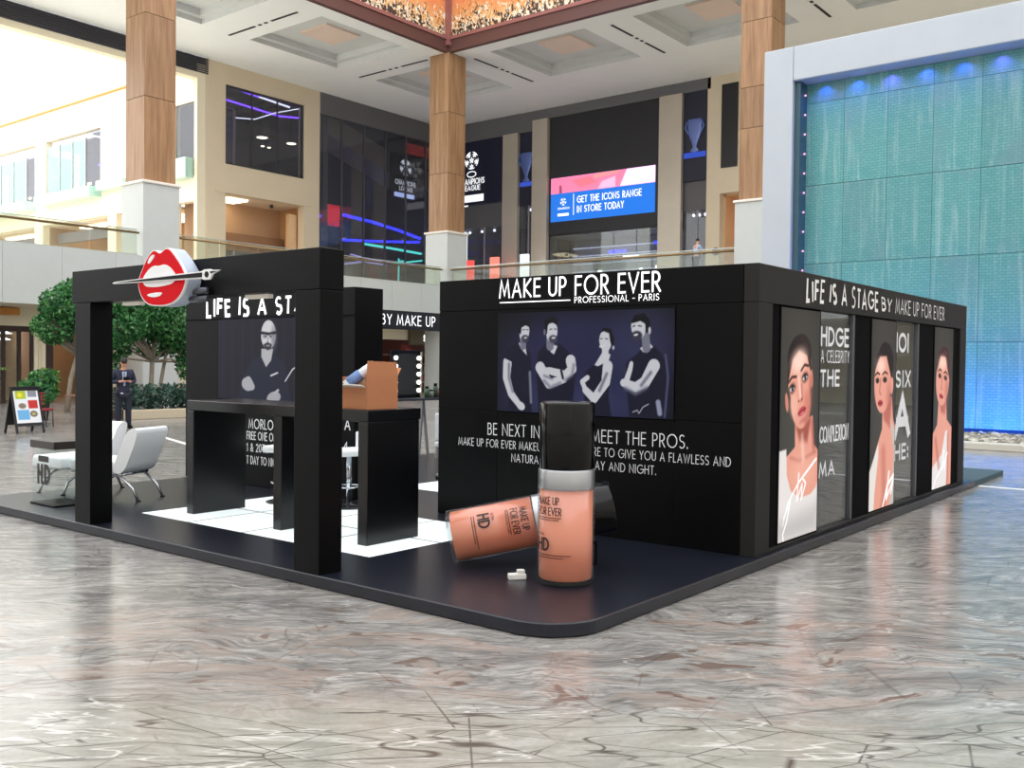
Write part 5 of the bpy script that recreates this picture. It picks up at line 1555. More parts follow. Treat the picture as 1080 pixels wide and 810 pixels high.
# ---- bar stools
M_WHT_L = mat('white_leather', (246, 248, 250), .45, vary=.02, scale=4)
M_CHR = mat('chrome', (200, 204, 210), .12, 1.0, vary=.02)
def make_stool(loc, rz, label):
    s = empty('bar_stool', loc, rz, label, 'stool', 'white bar stools at the counter')
    MB().lathe([(.001, .0), (.21, .0), (.215, .012), (.18, .022), (.04, .04), (.03, .06)], seg=28).build('base', mat('stool_base_dark', (46, 48, 54), .25, .7), s)
    MB().lathe([(.028, .04), (.028, .62)], seg=14).build('stem', M_CHR, s)
    MB().tube([(.15 * math.cos(a), .15 * math.sin(a) , .24) for a in np.linspace(0, 2 * PI, 20, endpoint=False)], .011, 6, closed=True).build('foot_ring', M_CHR, s)
    MB().bbox(-.2, .2, -.19, .19, .6, .68, .03, 3).build('seat', M_WHT_L, s)
    MB().bbox(-.2, -.15, -.19, .19, .66, .86, .02, 2).build('backrest', M_WHT_L, s)
    return s
make_stool((2.3, 5.72, ZP + .008), rad(200), 'white bar stool glimpsed left of the middle counter leg')
make_stool((2.55, 4.86, ZP + .008), rad(160), 'white bar stool glimpsed right of the near portal post')

# ---- lounge chairs
def make_chair(loc, rz, label):
    c = empty('lounge_chair', loc, rz, label, 'chair', 'white lounge chairs with chrome legs')
    bm = bmesh.new(); bmesh.ops.create_cube(bm, size=1)
    for v in bm.verts: v.co = Vector((v.co.x * .66 + .09, v.co.y * .58, v.co.z * .16 + .40))
    bmesh.ops.bevel(bm, geom=bm.edges[:], offset=.045, segments=4, affect='EDGES', profile=.6)
    MB().bm(bm, True).build('seat', M_WHT_L, c)
    prof = [(-.20, .34), (-.25, .50), (-.33, .68), (-.42, .86), (-.56, .88), (-.52, .70), (-.44, .52), (-.38, .38), (-.30, .32)]
    prof = smooth_poly(prof, 2)
    MB().prism(prof, (0, -.29, 0), (1, 0, 0), (0, 0, 1), (0, .58, 0)).build('backrest', M_WHT_L, c)
    for s_ in (-1, 1):
        y_ = s_ * .23
        MB().tube([(.36, y_, .0), (.29, y_, .16), (.14, y_, .26), (-.1, y_, .30), (-.3, y_, .34)], .016, 8).build('leg', M_CHR, c)
        MB().tube([(-.52, y_, .0), (-.44, y_, .15), (-.28, y_, .28), (-.1, y_, .32), (.3, y_, .33)], .016, 8).build('leg', M_CHR, c)
        MB().lathe([(.03, 0), (.03, .012)], (.36, y_, 0), 12).lathe([(.03, 0), (.03, .012)], (-.52, y_, 0), 12).build('foot_pad', mat('rubber_black', (24, 24, 26), .7), c)
    MB().tube([(-.3, -.23, .31), (-.3, .23, .31)], .018, 8).build('cross_bar', M_CHR, c)
    MB().tube([(.1, -.23, .29), (.1, .23, .29)], .016, 8).build('cross_bar', M_CHR, c)
    return c
make_chair((1.22, 7.62, ZP), rad(112), 'white lounge chair seen right of the far portal post')
make_chair((1.17, 8.46, ZP), rad(190), 'white lounge chair partly hidden behind the far portal post')

# ---- side table with HD print
st_ = empty('side_table', (.32, 7.29, ZP), 0, 'clear side table with thick black top and HD print', 'table')
MB().bbox(-.02, .40, -.02, .55, .655, .745, .006).build('table_top', mat('table_black', (44, 38, 34), .4), st_)
MB().bbox(-.02, .40, -.02, .55, 0, .02, .004).build('base_plate', M_BLK, st_)
M_ACR = glass('acrylic_clear', (246, 250, 250), .6, .02, .01)
for nm, b_ in (('acrylic_panel', (0, .006, 0, .53, .02, .655)), ('acrylic_panel', (.006, .38, 0, .006, .02, .655))):
    MB().box(*b_).build(nm, M_ACR, st_)
lettering('lettering', 'HD', (-.004, .38, .27), A, UP, .18, .26, mat('print_dark', (42, 40, 40), .5), st_, .3, .5)
MB().box(-.004, -.001, .14, .38, .5, .57).build('print_bar', MATS['print_dark'], st_)

# ---- giant foundation bottles
def liquid_mat():
    t = NT('foundation_peach')
    b = t.n('ShaderNodeBsdfPrincipled', None, Roughness=.35)
    tc = t.n('ShaderNodeTexCoord')
    nz = t.noise(tc.outputs['Object'], 2.0, 2)
    h = t.n('ShaderNodeHueSaturation', None, Color=lin((250, 142, 102)), Value=t.math('MULTIPLY_ADD', nz, .06, .97))
    t.t.links.new(h.outputs[0], b.inputs['Base Color'])
    b.inputs['Coat Weight'].default_value = .6
    b.inputs['Coat Roughness'].default_value = .05
    return t.done(b)
M_LIQ = liquid_mat()
M_CLR = glass('bottle_acrylic', (240, 244, 246), .8, .02, .05)
M_SIL = mat('silver_collar', (186, 188, 192), .28, .85, vary=.03)
M_CAPB = mat('bottle_cap_black', (6, 6, 7), .16, vary=.05, spec=.3)
M_INK = mat('bottle_ink', (52, 30, 24), .5)
def curved_text(name, s, r, a0, z, h, width, m, parent, weight, track=.28, vertical=False):
    """text wrapped around the bottle; a0 = start angle, runs counter-clockwise when seen from outside"""
    tw = text_width(s, track, .42)
    sx = width / tw
    mb = MB()
    x = 0.
    for ch in s:
        if ch == ' ':
            x += .42; continue
        gw, strokes = GL[ch]
        for st in strokes:
            sub = MB()
            pts = []
            for i in range(len(st) - 1):
                n = 3
                for k in range(n):
                    pts.append((st[i][0] + (st[i + 1][0] - st[i][0]) * k / n, st[i][1] + (st[i + 1][1] - st[i][1]) * k / n))
            pts.append(st[-1])
            ribbon(sub, [((x + p[0]) * sx, p[1] * h) for p in pts], weight * h, Vector((0, 0, 0)), Vector((1, 0, 0)), Vector((0, 1, 0)))
            vs = [(r * math.cos(a0 + p[0] / r), r * math.sin(a0 + p[0] / r), z + p[1]) for p in sub.v]
            mb.add(vs, sub.f)
        x += gw + track
    return mb.build(name, m, parent)
def make_bottle(label, ang):
    b = empty('foundation_bottle', (0, 0, 0), 0, label, 'bottle', 'giant foundation bottles')
    R = .222
    gl = MB().lathe([(.001, .0), (R - .012, .0), (R, .012), (R, .74)], seg=56).build('acrylic_shell', M_CLR, b)
    MB().lathe([(.001, .035), (R - .024, .035), (R - .014, .045), (R - .014, .728), (.001, .728)], seg=56).build('foundation', M_LIQ, b)
    MB().lathe([(R - .004, .735), (R - .002, .74), (R - .002, .875), (R - .008, .885), (.001, .885)], seg=56).build('collar', M_SIL, b)
    MB().lathe([(R - .012, .885), (R - .008, .89), (R - .006, 1.385), (R - .016, 1.4), (.001, 1.4)], seg=56).build('cap', M_CAPB, b)
    rt = R + .0015
    for (s, z, h, w, wt) in (('MAKE UP', .625, .055, .20, .13), ('FOR EVER', .545, .055, .22, .13), ('PROFESSIONAL PARIS', .50, .012, .2, .2), ('HD', .275, .085, .115, .2)):
        curved_text('bottle_lettering', s, rt, ang, z, h, w, M_INK, b, wt)
    curved_text('bottle_lettering', 'ULTRA', rt, ang, .385, .018, .07, M_INK, b, .18)
    for (z, w) in ((.52, .22), (.235, .30), (.215, .24)):
        q = MB()
        n = 12
        vs = []
        for k in range(n + 1):
            a_ = ang + w * k / n / rt
            vs += [(rt * math.cos(a_), rt * math.sin(a_), z), (rt * math.cos(a_), rt * math.sin(a_), z + .006)]
        q.add(vs, [(2 * k, 2 * k + 2, 2 * k + 3, 2 * k + 1) for k in range(n)])
        q.build('print_line', M_INK, b)
    return b
view_a = math.atan2(-3.49 - .80, -4.97 - 1.14)
b1 = make_bottle('giant peach foundation bottle standing upright with black cap', view_a - 1.15)
b1.location = (1.14, .80, ZP)
b2 = make_bottle('giant peach foundation bottle lying on its side behind the upright one', PI / 2 - .8)
til = rad(11.5)
dx = Vector((.621 * math.cos(til), -.784 * math.cos(til), math.sin(til)))
side = Vector((0, 0, 1)).cross(dx).normalized()        # horizontal, away or toward the camera
upv = dx.cross(side)
mm = Matrix((( upv.x, side.x, dx.x), (upv.y, side.y, dx.y), (upv.z, side.z, dx.z)))
if mm.determinant() < 0:
    side = -side
    mm = Matrix(((upv.x, side.x, dx.x), (upv.y, side.y, dx.y), (upv.z, side.z, dx.z)))
b2.rotation_euler = mm.to_euler()
b2.location = Vector((1.07, 1.89, ZP)) + upv * .224 + Vector((0, 0, .001))
# cradle that carries the raised cap end
pc = Vector((1.07, 1.89, ZP)) + dx * 1.1
tag(MB().bbox(-.09, .09, -.09, .09, 0, pc.z - ZP - .015, .01).build('bottle_rest', M_BLK, loc=(pc.x, pc.y, ZP)), 'black block propping up the lying bottle', 'block')
ad = empty('power_adapter', (.95, 1.13, ZP), rad(-40), 'small white power adapter on the platform beside the bottles', 'adapter')
MB().bbox(-.07, .07, -.035, .035, 0, .045, .008).build('body', mat('adapter_white', (232, 232, 228), .4), ad)
MB().bbox(-.0, .06, -.025, .025, .045, .075, .006).build('plug', MATS['adapter_white'], ad)

# ---- make-up table, bulb mirror and swivel chair seen through the gap
mt_ = empty('makeup_table', (6.1, 7.95, ZP), 0, 'tall trestle make-up table under the back header', 'table')
MB().bbox(0, 1.6, 0, .55, 1.03, 1.07, .005).build('table_top', mat('table_dark', (40, 42, 44), .4), mt_)
for x_ in (.12, 1.42):
    for y_ in (.06, .49):
        MB().beam((x_ - .1, y_, 0), (x_, y_, 1.03), .04, .04).build('leg', mat('trestle_grey', (140, 138, 134), .4, .4), mt_)
        MB().beam((x_ + .14, y_, 0), (x_, y_, 1.03), .04, .04).build('leg', MATS['trestle_grey'], mt_)
bmr = empty('bulb_mirror', (6.5, 8.2, ZP + 1.07), 0, 'black dressing mirror with two columns of round bulbs', 'mirror')
MB().bbox(0, .72, 0, .05, 0, .82, .006).build('frame', M_BLK, bmr)
MB().box(.14, .58, -.004, .0, .06, .76).build('mirror_glass', mat('mirror_dark', (38, 42, 48), .08, .3), bmr)
MB().box(.69, .72, -.02, .0, .02, .8).build('edge_strip', mat('mirror_edge', (150, 146, 132), .4), bmr)
bulb = MB().ball((0, 0, 0), .038, 12, 8).mesh('bulb', emis('bulb_white', (255, 250, 240), 3.0))
for x_ in (.08, .64):
    for k in range(5):
        link('bulb', bulb, None, bmr, loc=(x_, -.02, .13 + k * .14))
for k, (x_, h_, c_) in enumerate(((1.16, .2, (60, 90, 60)), (1.27, .14, (120, 120, 110)), (1.38, .25, (50, 70, 52)), (1.5, .16, (150, 60, 56)))):
    t_ = empty('cosmetic_jar', (6.1 + x_, 8.1, ZP + 1.07), 0, ('dark green', 'grey', 'tall green', 'red')[k] + ' cosmetic jar on the make-up table', 'jar', 'jars on the make-up table')
    MB().lathe([(.001, 0), (.045, 0), (.045, h_ * .75), (.03, h_ * .8)], seg=14).build('jar_body', mat('jar%d' % k, c_, .3), t_)
    MB().lathe([(.032, h_ * .8), (.032, h_), (.001, h_)], seg=14).build('lid', M_BLK, t_)
sw = empty('swivel_chair', (5.42, 5.75, ZP + .008), 0, 'white swivel chair base peeking out beside the photo wall', 'chair')
for k in range(5):
    a_ = 2 * PI * k / 5 + .2
    MB().beam((0, 0, .1), (.3 * math.cos(a_), .3 * math.sin(a_), .07), .05, .03).build('base_arm', mat('swivel_white', (226, 230, 232), .35), sw)
    MB().ball((.3 * math.cos(a_), .3 * math.sin(a_), .032), .032, 10, 6).build('caster', mat('rubber_black', (24, 24, 26), .7), sw)
MB().lathe([(.03, .08), (.03, .46)], seg=12).build('stem', M_CHR, sw)
MB().bbox(-.24, .24, -.24, .24, .46, .54, .03, 3).build('seat', M_WHT_L, sw)
MB().bbox(-.24, -.18, -.22, .22, .56, .95, .02, 2).build('backrest', M_WHT_L, sw)
MB().beam((-.21, 0, .5), (-.21, 0, .6), .06, .02, (1, 0, 0)).build('back_bracket', M_CHR, sw)
# ================================================================== CAFE, PLANTS AND PEOPLE BEHIND THE BOOTH
def leaf_mat(name, a, b, c):
    t = NT(name)
    g = t.n('ShaderNodeNewGeometry')
    col = t.ramp(g.outputs['Random Per Island'], [(0, lin(a)), (.5, lin(b)), (1, lin(c))])
    p = t.n('ShaderNodeBsdfPrincipled', None, Base_Color=col, Roughness=.5)
    tr = t.n('ShaderNodeBsdfTranslucent', None, Color=col)
    m = t.n('ShaderNodeMixShader', None, i0=.25, i1=p.outputs[0], i2=tr.outputs[0])
    return t.done(m)
M_LEAF = leaf_mat('tree_leaf', (24, 72, 36), (52, 118, 62), (108, 168, 96))
M_HEDGE = leaf_mat('hedge_leaf', (22, 46, 42), (44, 78, 66), (84, 116, 96))
M_PALM = leaf_mat('palm_leaf', (58, 92, 36), (98, 136, 58), (142, 172, 84))
M_BARK = mat('pale_bark', (150, 138, 120), .8, vary=.3, scale=9, bump=.4)
def leaves(name, centers, sizes, material, parent, droop=.3, fold=.25):
    """leaf blades: two folded quads each, in one part"""
    N = len(centers)
    c = np.asarray(centers, float)
    s = np.asarray(sizes, float)[:, None]
    d = rng.normal(size=(N, 3)); d[:, 2] -= droop; d /= np.linalg.norm(d, axis=1)[:, None]
    u = rng.normal(size=(N, 3)); w = np.cross(d, u); w /= np.linalg.norm(w, axis=1)[:, None]
    n = np.cross(w, d)
    p0, p1 = c - d * s * .5, c + d * s * .5
    l = c + w * s * .28 + n * s * fold * .3
    r = c - w * s * .28 + n * s * fold * .3
    vs = np.stack([p0, l, p1, r], 1).reshape(-1, 3)
    i = np.arange(N) * 4
    fs = np.concatenate([np.stack([i, i + 1, i + 2], -1), np.stack([i, i + 2, i + 3], -1)])
    me = bpy.data.meshes.new(name)
    me.from_pydata(vs.tolist(), [], fs.tolist())
    o = link(name, me, material, parent)
    o['kind'] = 'stuff'
    return o
def blob_points(blobs, n):
    out = []
    vol = np.array([b[3] * b[4] * b[5] for b in blobs]); k = rng.choice(len(blobs), n, p=vol / vol.sum())
    for j in k:
        x, y, z, rx, ry, rz = blobs[j]
        d = rng.normal(size=3); d /= np.linalg.norm(d)
        q = rng.uniform(.35, 1) ** .5
        out.append((x + d[0] * rx * q, y + d[1] * ry * q, z + d[2] * rz * q))
    return out
def tree(loc, h, blobs, n, label, trunks, leaf=.15):
    t = empty('ficus_tree', loc, 0, label, 'tree', 'indoor trees behind the booth')
    for (dx_, dy_, r_) in trunks:
        MB().tube([(dx_, dy_, 0), (dx_ * 1.1 + .03, dy_, h * .3), (dx_ * 1.5, dy_ + .05, h * .6), (dx_ * 2.2, dy_, h)], [r_, r_ * .85, r_ * .7, r_ * .3], 9).build('trunk', M_BARK, t)
    for k in range(12):
        b = blobs[k % len(blobs)]
        MB().tube([(trunks[0][0] * 1.5, trunks[0][1], h * .5), ((b[0]) * .5 + random.uniform(-.2, .2), b[1] * .5, (h * .5 + b[2]) / 2 + .2), (b[0] + random.uniform(-.4, .4), b[1] + random.uniform(-.4, .4), b[2])], [.05, .035, .012], 6).build('branch', M_BARK, t)
    leaves('foliage', blob_points(blobs, n), rng.uniform(leaf * .7, leaf * 1.4, n), M_LEAF, t)
    return t
tree((13.3, 27.4, 0), 3.4, [(-1.4, -.6, 3.1, 1.1, 1.0, 1.0), (-.2, .2, 3.4, 1.4, 1.2, .9), (1.2, -.3, 3.1, 1.4, 1.1, 1.0), (.7, .5, 2.4, .8, .8, .6), (-1.1, .3, 2.2, .8, .7, .6), (2.1, .2, 2.3, 1.0, .8, .9), (1.7, -.5, 1.5, .7, .6, .6), (2.4, -.3, 1.3, .7, .6, .5), (-1.3, -.2, 1.5, .4, .5, .5)], 15000, 'bushy green indoor tree behind the man in the suit', [(.25, 0, .10), (.65, .1, .08)])
tree((9.9, 27.6, 0), 3.6, [(.7, 0, 3.5, .8, .8, .7), (.5, .2, 2.8, .75, .7, .6), (1.1, .3, 4.0, .5, .5, .4)], 3000, 'leafy indoor tree behind the far portal post', [(.9, .2, .09)])
pl_ = empty('hedge_planter', (9.6, 23.0, 0), 0, 'low hedge in a long stone planter behind the man', 'planter')
MB().bbox(.4, 8.0, -.35, -.1, 0, .28, .02).build('kerb', mat('planter_stone', (196, 182, 156), .6), pl_)
MB().box(.4, 8.0, -.1, 1.5, 0, .2).build('soil', mat('soil', (58, 48, 40), .9), pl_)
npt = 5200
leaves('hedge_foliage', np.stack([rng.uniform(.45, 7.8, npt), rng.uniform(-.1, 1.4, npt), .2 + rng.uniform(0, 1, npt) ** .7 * (.72 + .12 * np.sin(rng.uniform(0, 40, npt)))], -1), rng.uniform(.09, .2, npt), M_HEDGE, pl_)

# palm in a dark planter at left
pp_ = empty('potted_palm', (5.2, 22.5, 0), 0, 'feathery potted palm in a dark planter at the left edge', 'plant')
MB().bbox(-.9, 1.0, -.3, .4, 0, 1.05, .02).build('planter', mat('planter_black', (24, 24, 27), .5), pp_)
frond = []
for k in range(26):
    a_ = random.uniform(0, 2 * PI); L_ = random.uniform(.7, 1.3); e_ = random.uniform(.5, 1.2)
    x0_, y0_ = random.uniform(-.6, .9), random.uniform(-.1, .2)
    P_ = []
    for j in range(7):
        t_ = j / 6
        P_.append(Vector((x0_ + math.cos(a_) * L_ * t_ * .8, y0_ + math.sin(a_) * L_ * t_ * .8, 1.05 + L_ * e_ * t_ - .75 * t_ * t_ * L_)))
    m_ = MB()
    m_.tube(P_, [.012 * (1 - j / 8) for j in range(7)], 5)
    for j in range(1, 7):
        d_ = (P_[j] - P_[j - 1]).normalized()
        s_ = d_.cross(Vector((0, 0, 1))).normalized()
        for q_ in (0, .5):
            c_ = P_[j - 1].lerp(P_[j], q_)
            for sg in (-1, 1):
                tip = c_ + (s_ * sg * .8 + d_ * .6 + V(0, 0, -.25)).normalized() * .3 * (1.15 - j / 7)
                w_ = d_ * .02
                m_.add([c_ - w_, c_ + w_, tip], [(0, 1, 2)])
    m_.build('frond', M_PALM, pp_)
for k, (x_, y_, lb) in enumerate(((7.3, 22.6, 'small bushy plant behind the sandwich board'), (8.2, 24.2, 'small bushy plant beside the cafe table'))):
    b_ = empty('potted_shrub', (x_, y_, 0), 0, lb, 'plant', 'small shrubs by the cafe')
    MB().lathe([(.001, 0), (.2, 0), (.26, .5), (.24, .52), (.22, .46), (.001, .46)], seg=18).build('pot', mat('pot_dark', (52, 48, 46), .6), b_)
    leaves('foliage', blob_points([(0, 0, .85, .5, .5, .42), (.2, 0, 1.2, .35, .35, .3)], 500), rng.uniform(.12, .26, 500), M_PALM if k else M_LEAF, b_)

# sandwich board
sb = empty('sandwich_board', (5.75, 19.85, 0), rad(8), 'black sandwich board with a bright menu poster', 'sign')
M_BRD = mat('board_black', (26, 26, 28), .5)
P_ = Paint(40, 60, .66, (232, 234, 236))
P_.poly([(.05, .06), (.33, .06), (.33, .3), (.05, .3)], (170, 190, 60), .01)
P_.ell(.17, .18, .07, .07, (236, 216, 60), soft=.03)
P_.poly([(.38, .05), (.62, .05), (.62, .24), (.38, .24)], (140, 142, 150), .01)
P_.poly([(.36, .34), (.62, .34), (.62, .58), (.36, .58)], (196, 56, 54), .01)
P_.ell(.2, .5, .1, .08, (136, 120, 104), soft=.03)
P_.poly([(.05, .62), (.36, .62), (.36, .9), (.05, .9)], (112, 176, 222), .01)
P_.ell(.48, .74, .1, .09, (110, 96, 78), soft=.03); P_.ell(.48, .74, .06, .05, (180, 170, 120), soft=.03)
lean = rad(14)
f_ = empty('front_board', (0, 0, 0)); f_.parent = sb
f_.location = (0, -.28, .0); f_.rotation_euler = (-lean, 0, 0)
f2 = MB().box(-.36, -.31, 0, .03, 0, 1.14).box(.31, .36, 0, .03, 0, 1.14).box(-.31, .31, 0, .03, 1.08, 1.14).box(-.31, .31, 0, .03, .18, .25).build('board_frame', M_BRD, f_)
P_.build('menu_poster', (-.31, .0, .25), AX_R, UP, .62, .83, attr_mat('menu_print', 0.0, .5), f_)
MB().box(-.31, .31, .006, .02, .25, 1.08).build('board_back', M_BRD, f_)
r_ = MB().box(-.36, -.31, -.03, 0, 0, 1.14).box(.31, .36, -.03, 0, 0, 1.14).box(-.31, .31, -.02, -.006, .2, 1.14).build('rear_board', M_BRD, sb, loc=(0, .24, 0), rot=(lean, 0, 0))

# cafe chairs and tables
def cafe_chair(loc, rz, m, label):
    c = empty('cafe_chair', loc, rz, label, 'chair', 'cafe chairs behind the booth')
    MB().bbox(-.22, .22, -.22, .22, .42, .47, .015).build('seat', m, c)
    for x_ in (-.19, .19):
        for y_ in (-.19, .19):
            MB().tube([(x_ * 1.1, y_ * 1.1, 0), (x_, y_, .42)], .016, 6).build('leg', mat('cafe_leg', (88, 84, 80), .4, .5), c)
    for z_ in (.58, .68, .78, .86):
        MB().tube([(-.22 * math.cos(t_) , .22 * math.sin(t_) * 1.0, z_) if False else (.22 * math.sin(t_), .24 * math.cos(t_), z_) for t_ in np.linspace(-1.5, 1.5, 9)], .018, 6).build('back_slat', m, c)
    for x_ in (-.2, .2):
        MB().tube([(x_, .1, .45), (x_, .1, .86)], .016, 6).build('back_post', m, c)
    return c
M_RAT = mat('rattan_dark', (52, 48, 46), .6)
M_REDC = mat('red_seat', (150, 36, 44), .5)
M_ORC = mat('orange_seat', (196, 130, 66), .5)
cafe_chair((7.55, 20.3, 0), rad(150), M_RAT, 'dark rattan cafe chair beside the sandwich board')
cafe_chair((7.0, 21.6, 0), rad(40), M_REDC, 'red cafe chair behind the sandwich board')
cafe_chair((8.8, 21.6, 0), rad(200), M_RAT, 'dark rattan cafe chair behind the far portal post')
cafe_chair((12.6, 25.6, 0), rad(20), M_ORC, 'orange cafe chair beyond the hedge')
cafe_chair((13.5, 25.4, 0), rad(160), M_ORC, 'orange cafe chair nearest the poster wall')
cafe_chair((11.6, 25.8, 0), rad(160), M_REDC, 'red cafe chair beyond the hedge')
def cafe_table(loc, label, m):
    t = empty('cafe_table', loc, 0, label, 'table', 'cafe tables behind the booth')
    MB().bbox(-.4, .4, -.4, .4, .72, .76, .01).build('table_top', m, t)
    MB().lathe([(.03, .03), (.03, .72)], seg=10).build('stem', mat('cafe_leg', (88, 84, 80), .4, .5), t)
    MB().lathe([(.001, 0), (.26, 0), (.24, .03), (.001, .03)], seg=20).build('base', MATS['cafe_leg'], t)
cafe_table((8.7, 22.6, 0), 'brown cafe table behind the rattan chair', mat('table_brown', (132, 92, 66), .5))
cafe_table((13.0, 26.4, 0), 'cafe table among the orange chairs', MATS['table_brown'])

# ---- people
def skin_obj(name, pts, edges, radii, material, parent, sub=2, root=0):
    me = bpy.data.meshes.new(name)
    me.from_pydata([tuple(p) for p in pts], edges, [])
    o = bpy.data.objects.new(name, me)
    COL.objects.link(o)
    md = o.modifiers.new('skin', 'SKIN')
    md.use_smooth_shade = True
    sv = me.skin_vertices[0].data
    for i, r in enumerate(radii):
        sv[i].radius = r if isinstance(r, tuple) else (r, r)
        sv[i].use_root = (i == root)
    sb_ = o.modifiers.new('sub', 'SUBSURF'); sb_.levels = sub; sb_.render_levels = sub
    dg = bpy.context.evaluated_depsgraph_get()
    me2 = bpy.data.meshes.new_from_object(o.evaluated_get(dg))
    bpy.data.objects.remove(o)
    bpy.data.meshes.remove(me)
    me2.name = name
    me2.materials.clear()
    for p in me2.polygons: p.use_smooth = True
    return link(name, me2, material, parent)
M_SKIN = mat('skin', (206, 150, 122), .55, vary=.05)
M_HAIR = mat('hair_dark', (30, 24, 22), .6)

def head_parts(p, hx, hy, hz, tilt):
    """head ball with nose, ears, eyes on an empty-free local frame; faces -Y, tilt forward in radians"""
    T = Matrix.Translation((hx, hy, hz)) @ Matrix.Rotation(tilt, 4, 'X')
    def tf(m):
        m.v = [tuple(T @ Vector(v)) for v in m.v]
        return m
    return tf
def man(loc, rz):
    p = empty('person', loc, rz, 'man in a navy suit and tie looking down at his phone', 'person')
    # skeleton (m), facing -Y; both hands meet at the chest around a phone
    J = {'pel': (0, 0, .96), 'sp': (0, .01, 1.15), 'ch': (0, .01, 1.36), 'nk': (0, .0, 1.53), 'hd0': (0, -.03, 1.60), 'hd1': (0, -.06, 1.68), 'hd2': (0, -.065, 1.78),
         'shl': (-.19, .0, 1.46), 'ell': (-.27, .03, 1.19), 'wrl': (-.10, -.24, 1.21), 'shr': (.19, .0, 1.46), 'elr': (.27, .03, 1.19), 'wrr': (.10, -.24, 1.21),
         'hil': (-.10, 0, .93), 'knl': (-.12, -.01, .50), 'anl': (-.13, .02, .10), 'tol': (-.15, -.15, .04), 'hir': (.10, 0, .93), 'knr': (.12, -.01, .50), 'anr': (.13, .02, .10), 'tor': (.16, -.15, .04)}
    R = {'pel': (.15, .10), 'sp': (.13, .095), 'ch': (.155, .105), 'nk': .055, 'hd0': (.06, .07), 'hd1': (.078, .095), 'hd2': (.06, .08), 'shl': .065, 'ell': .045, 'wrl': .03, 'shr': .065, 'elr': .045, 'wrr': .03,
         'hil': .085, 'knl': .06, 'anl': .042, 'tol': .035, 'hir': .085, 'knr': .06, 'anr': .042, 'tor': .035}
    E_ = [('pel', 'sp'), ('sp', 'ch'), ('ch', 'nk'), ('nk', 'hd0'), ('hd0', 'hd1'), ('hd1', 'hd2'), ('ch', 'shl'), ('shl', 'ell'), ('ell', 'wrl'), ('ch', 'shr'), ('shr', 'elr'), ('elr', 'wrr'), ('pel', 'hil'), ('hil', 'knl'), ('knl', 'anl'), ('anl', 'tol'), ('pel', 'hir'), ('hir', 'knr'), ('knr', 'anr'), ('anr', 'tor')]
    keys = list(J); pts = [Vector(J[k]) for k in keys]; rr = [R[k] for k in keys]
    ed = [(keys.index(a), keys.index(b)) for a, b in E_]
    # palms and fingers
    for sg, wk in ((-1, 'wrl'), (1, 'wrr')):
        w = keys.index(wk)
        palm = len(pts); pts.append(Vector((sg * .055, -.29, 1.24))); rr.append((.032, .02)); ed.append((w, palm))
        for k in range(4):
            a = len(pts); pts.append(Vector((sg * .03, -.335, 1.21 + k * .022))); rr.append(.0095); ed.append((palm, a))
            b = len(pts); pts.append(Vector((sg * .002, -.345 + .004 * k, 1.215 + k * .022))); rr.append(.0085); ed.append((a, b))
        a = len(pts); pts.append(Vector((sg * .04, -.285, 1.29))); rr.append(.011); ed.append((palm, a))
        b = len(pts); pts.append(Vector((sg * .015, -.305, 1.315))); rr.append(.009); ed.append((a, b))
    skin_obj('body', pts, ed, rr, M_SKIN, p, 2)
    def chain(name, P, m, sub=2):
        skin_obj(name, [q[0] for q in P], [(i, i + 1) for i in range(len(P) - 1)], [q[1] for q in P], m, p, sub)
    M_SUIT = mat('navy_suit', (30, 34, 58), .7, vary=.1)
    # jacket: torso with both sleeves; trousers; shoes
    JP = [((0, .0, .84), (.19, .135)), ((0, .005, 1.0), (.18, .13)), ((0, .01, 1.18), (.165, .12)), ((0, .01, 1.38), (.185, .128)), ((0, .01, 1.49), (.10, .085)),
          ((-.19, .0, 1.46), .09), ((-.275, .03, 1.19), .066), ((-.13, -.2, 1.205), .05), ((.19, .0, 1.46), .09), ((.275, .03, 1.19), .066), ((.13, -.2, 1.205), .05)]
    skin_obj('jacket', [q[0] for q in JP], [(0, 1), (1, 2), (2, 3), (3, 4), (3, 5), (5, 6), (6, 7), (3, 8), (8, 9), (9, 10)], [q[1] for q in JP], M_SUIT, p, 2, 2)
    TP = [((0, 0, .95), (.165, .115)), ((-.10, 0, .86), .105), ((-.12, -.01, .50), .082), ((-.13, .015, .06), .075), ((.10, 0, .86), .105), ((.12, -.01, .50), .082), ((.13, .015, .06), .075)]
    skin_obj('trousers', [q[0] for q in TP], [(0, 1), (1, 2), (2, 3), (0, 4), (4, 5), (5, 6)], [q[1] for q in TP], mat('navy_trousers', (24, 27, 46), .75), p, 2)
    for sg in (-1, 1):
        chain('shoe', [((sg * .13, .08, .06), .06), ((sg * .135, -.03, .06), .062), ((sg * .155, -.2, .045), (.055, .045))], M_BLK)
    # shirt front, tie, lapels, phone, badge
    MB().prism([(-.055, 1.46), (.055, 1.46), (.02, 1.1), (-.02, 1.1)], (0, -.118, 0), (1, 0, 0), (0, 0, 1), (0, -.012, 0)).build('shirt_front', mat('shirt_pale', (196, 206, 222), .7), p)
    MB().prism([(-.02, 1.45), (.02, 1.45), (.03, 1.17), (0, 1.12), (-.03, 1.17)], (0, -.131, 0), (1, 0, 0), (0, 0, 1), (0, -.008, 0)).build('tie', mat('tie_grey', (120, 134, 168), .6), p)
    MB().bbox(-.075, .075, -.352, -.342, 1.25, 1.33, .004).build('phone', M_BLK, p)
    MB().bbox(-.10, -.03, -.145, -.135, .86, .92, .004).build('badge', mat('badge_white', (236, 236, 236), .5), p)
    # face and hair
    hc = Vector((0, -.06, 1.69)); tl = .5
    tf = head_parts(p, hc.x, hc.y, hc.z, tl)
    tf(MB().ball((0, .012, .05), (.083, .10, .085), 16, 10)).build('hair', M_HAIR, p)
    f_ = MB().ball((0, -.098, -.005), (.014, .022, .022), 8, 6)
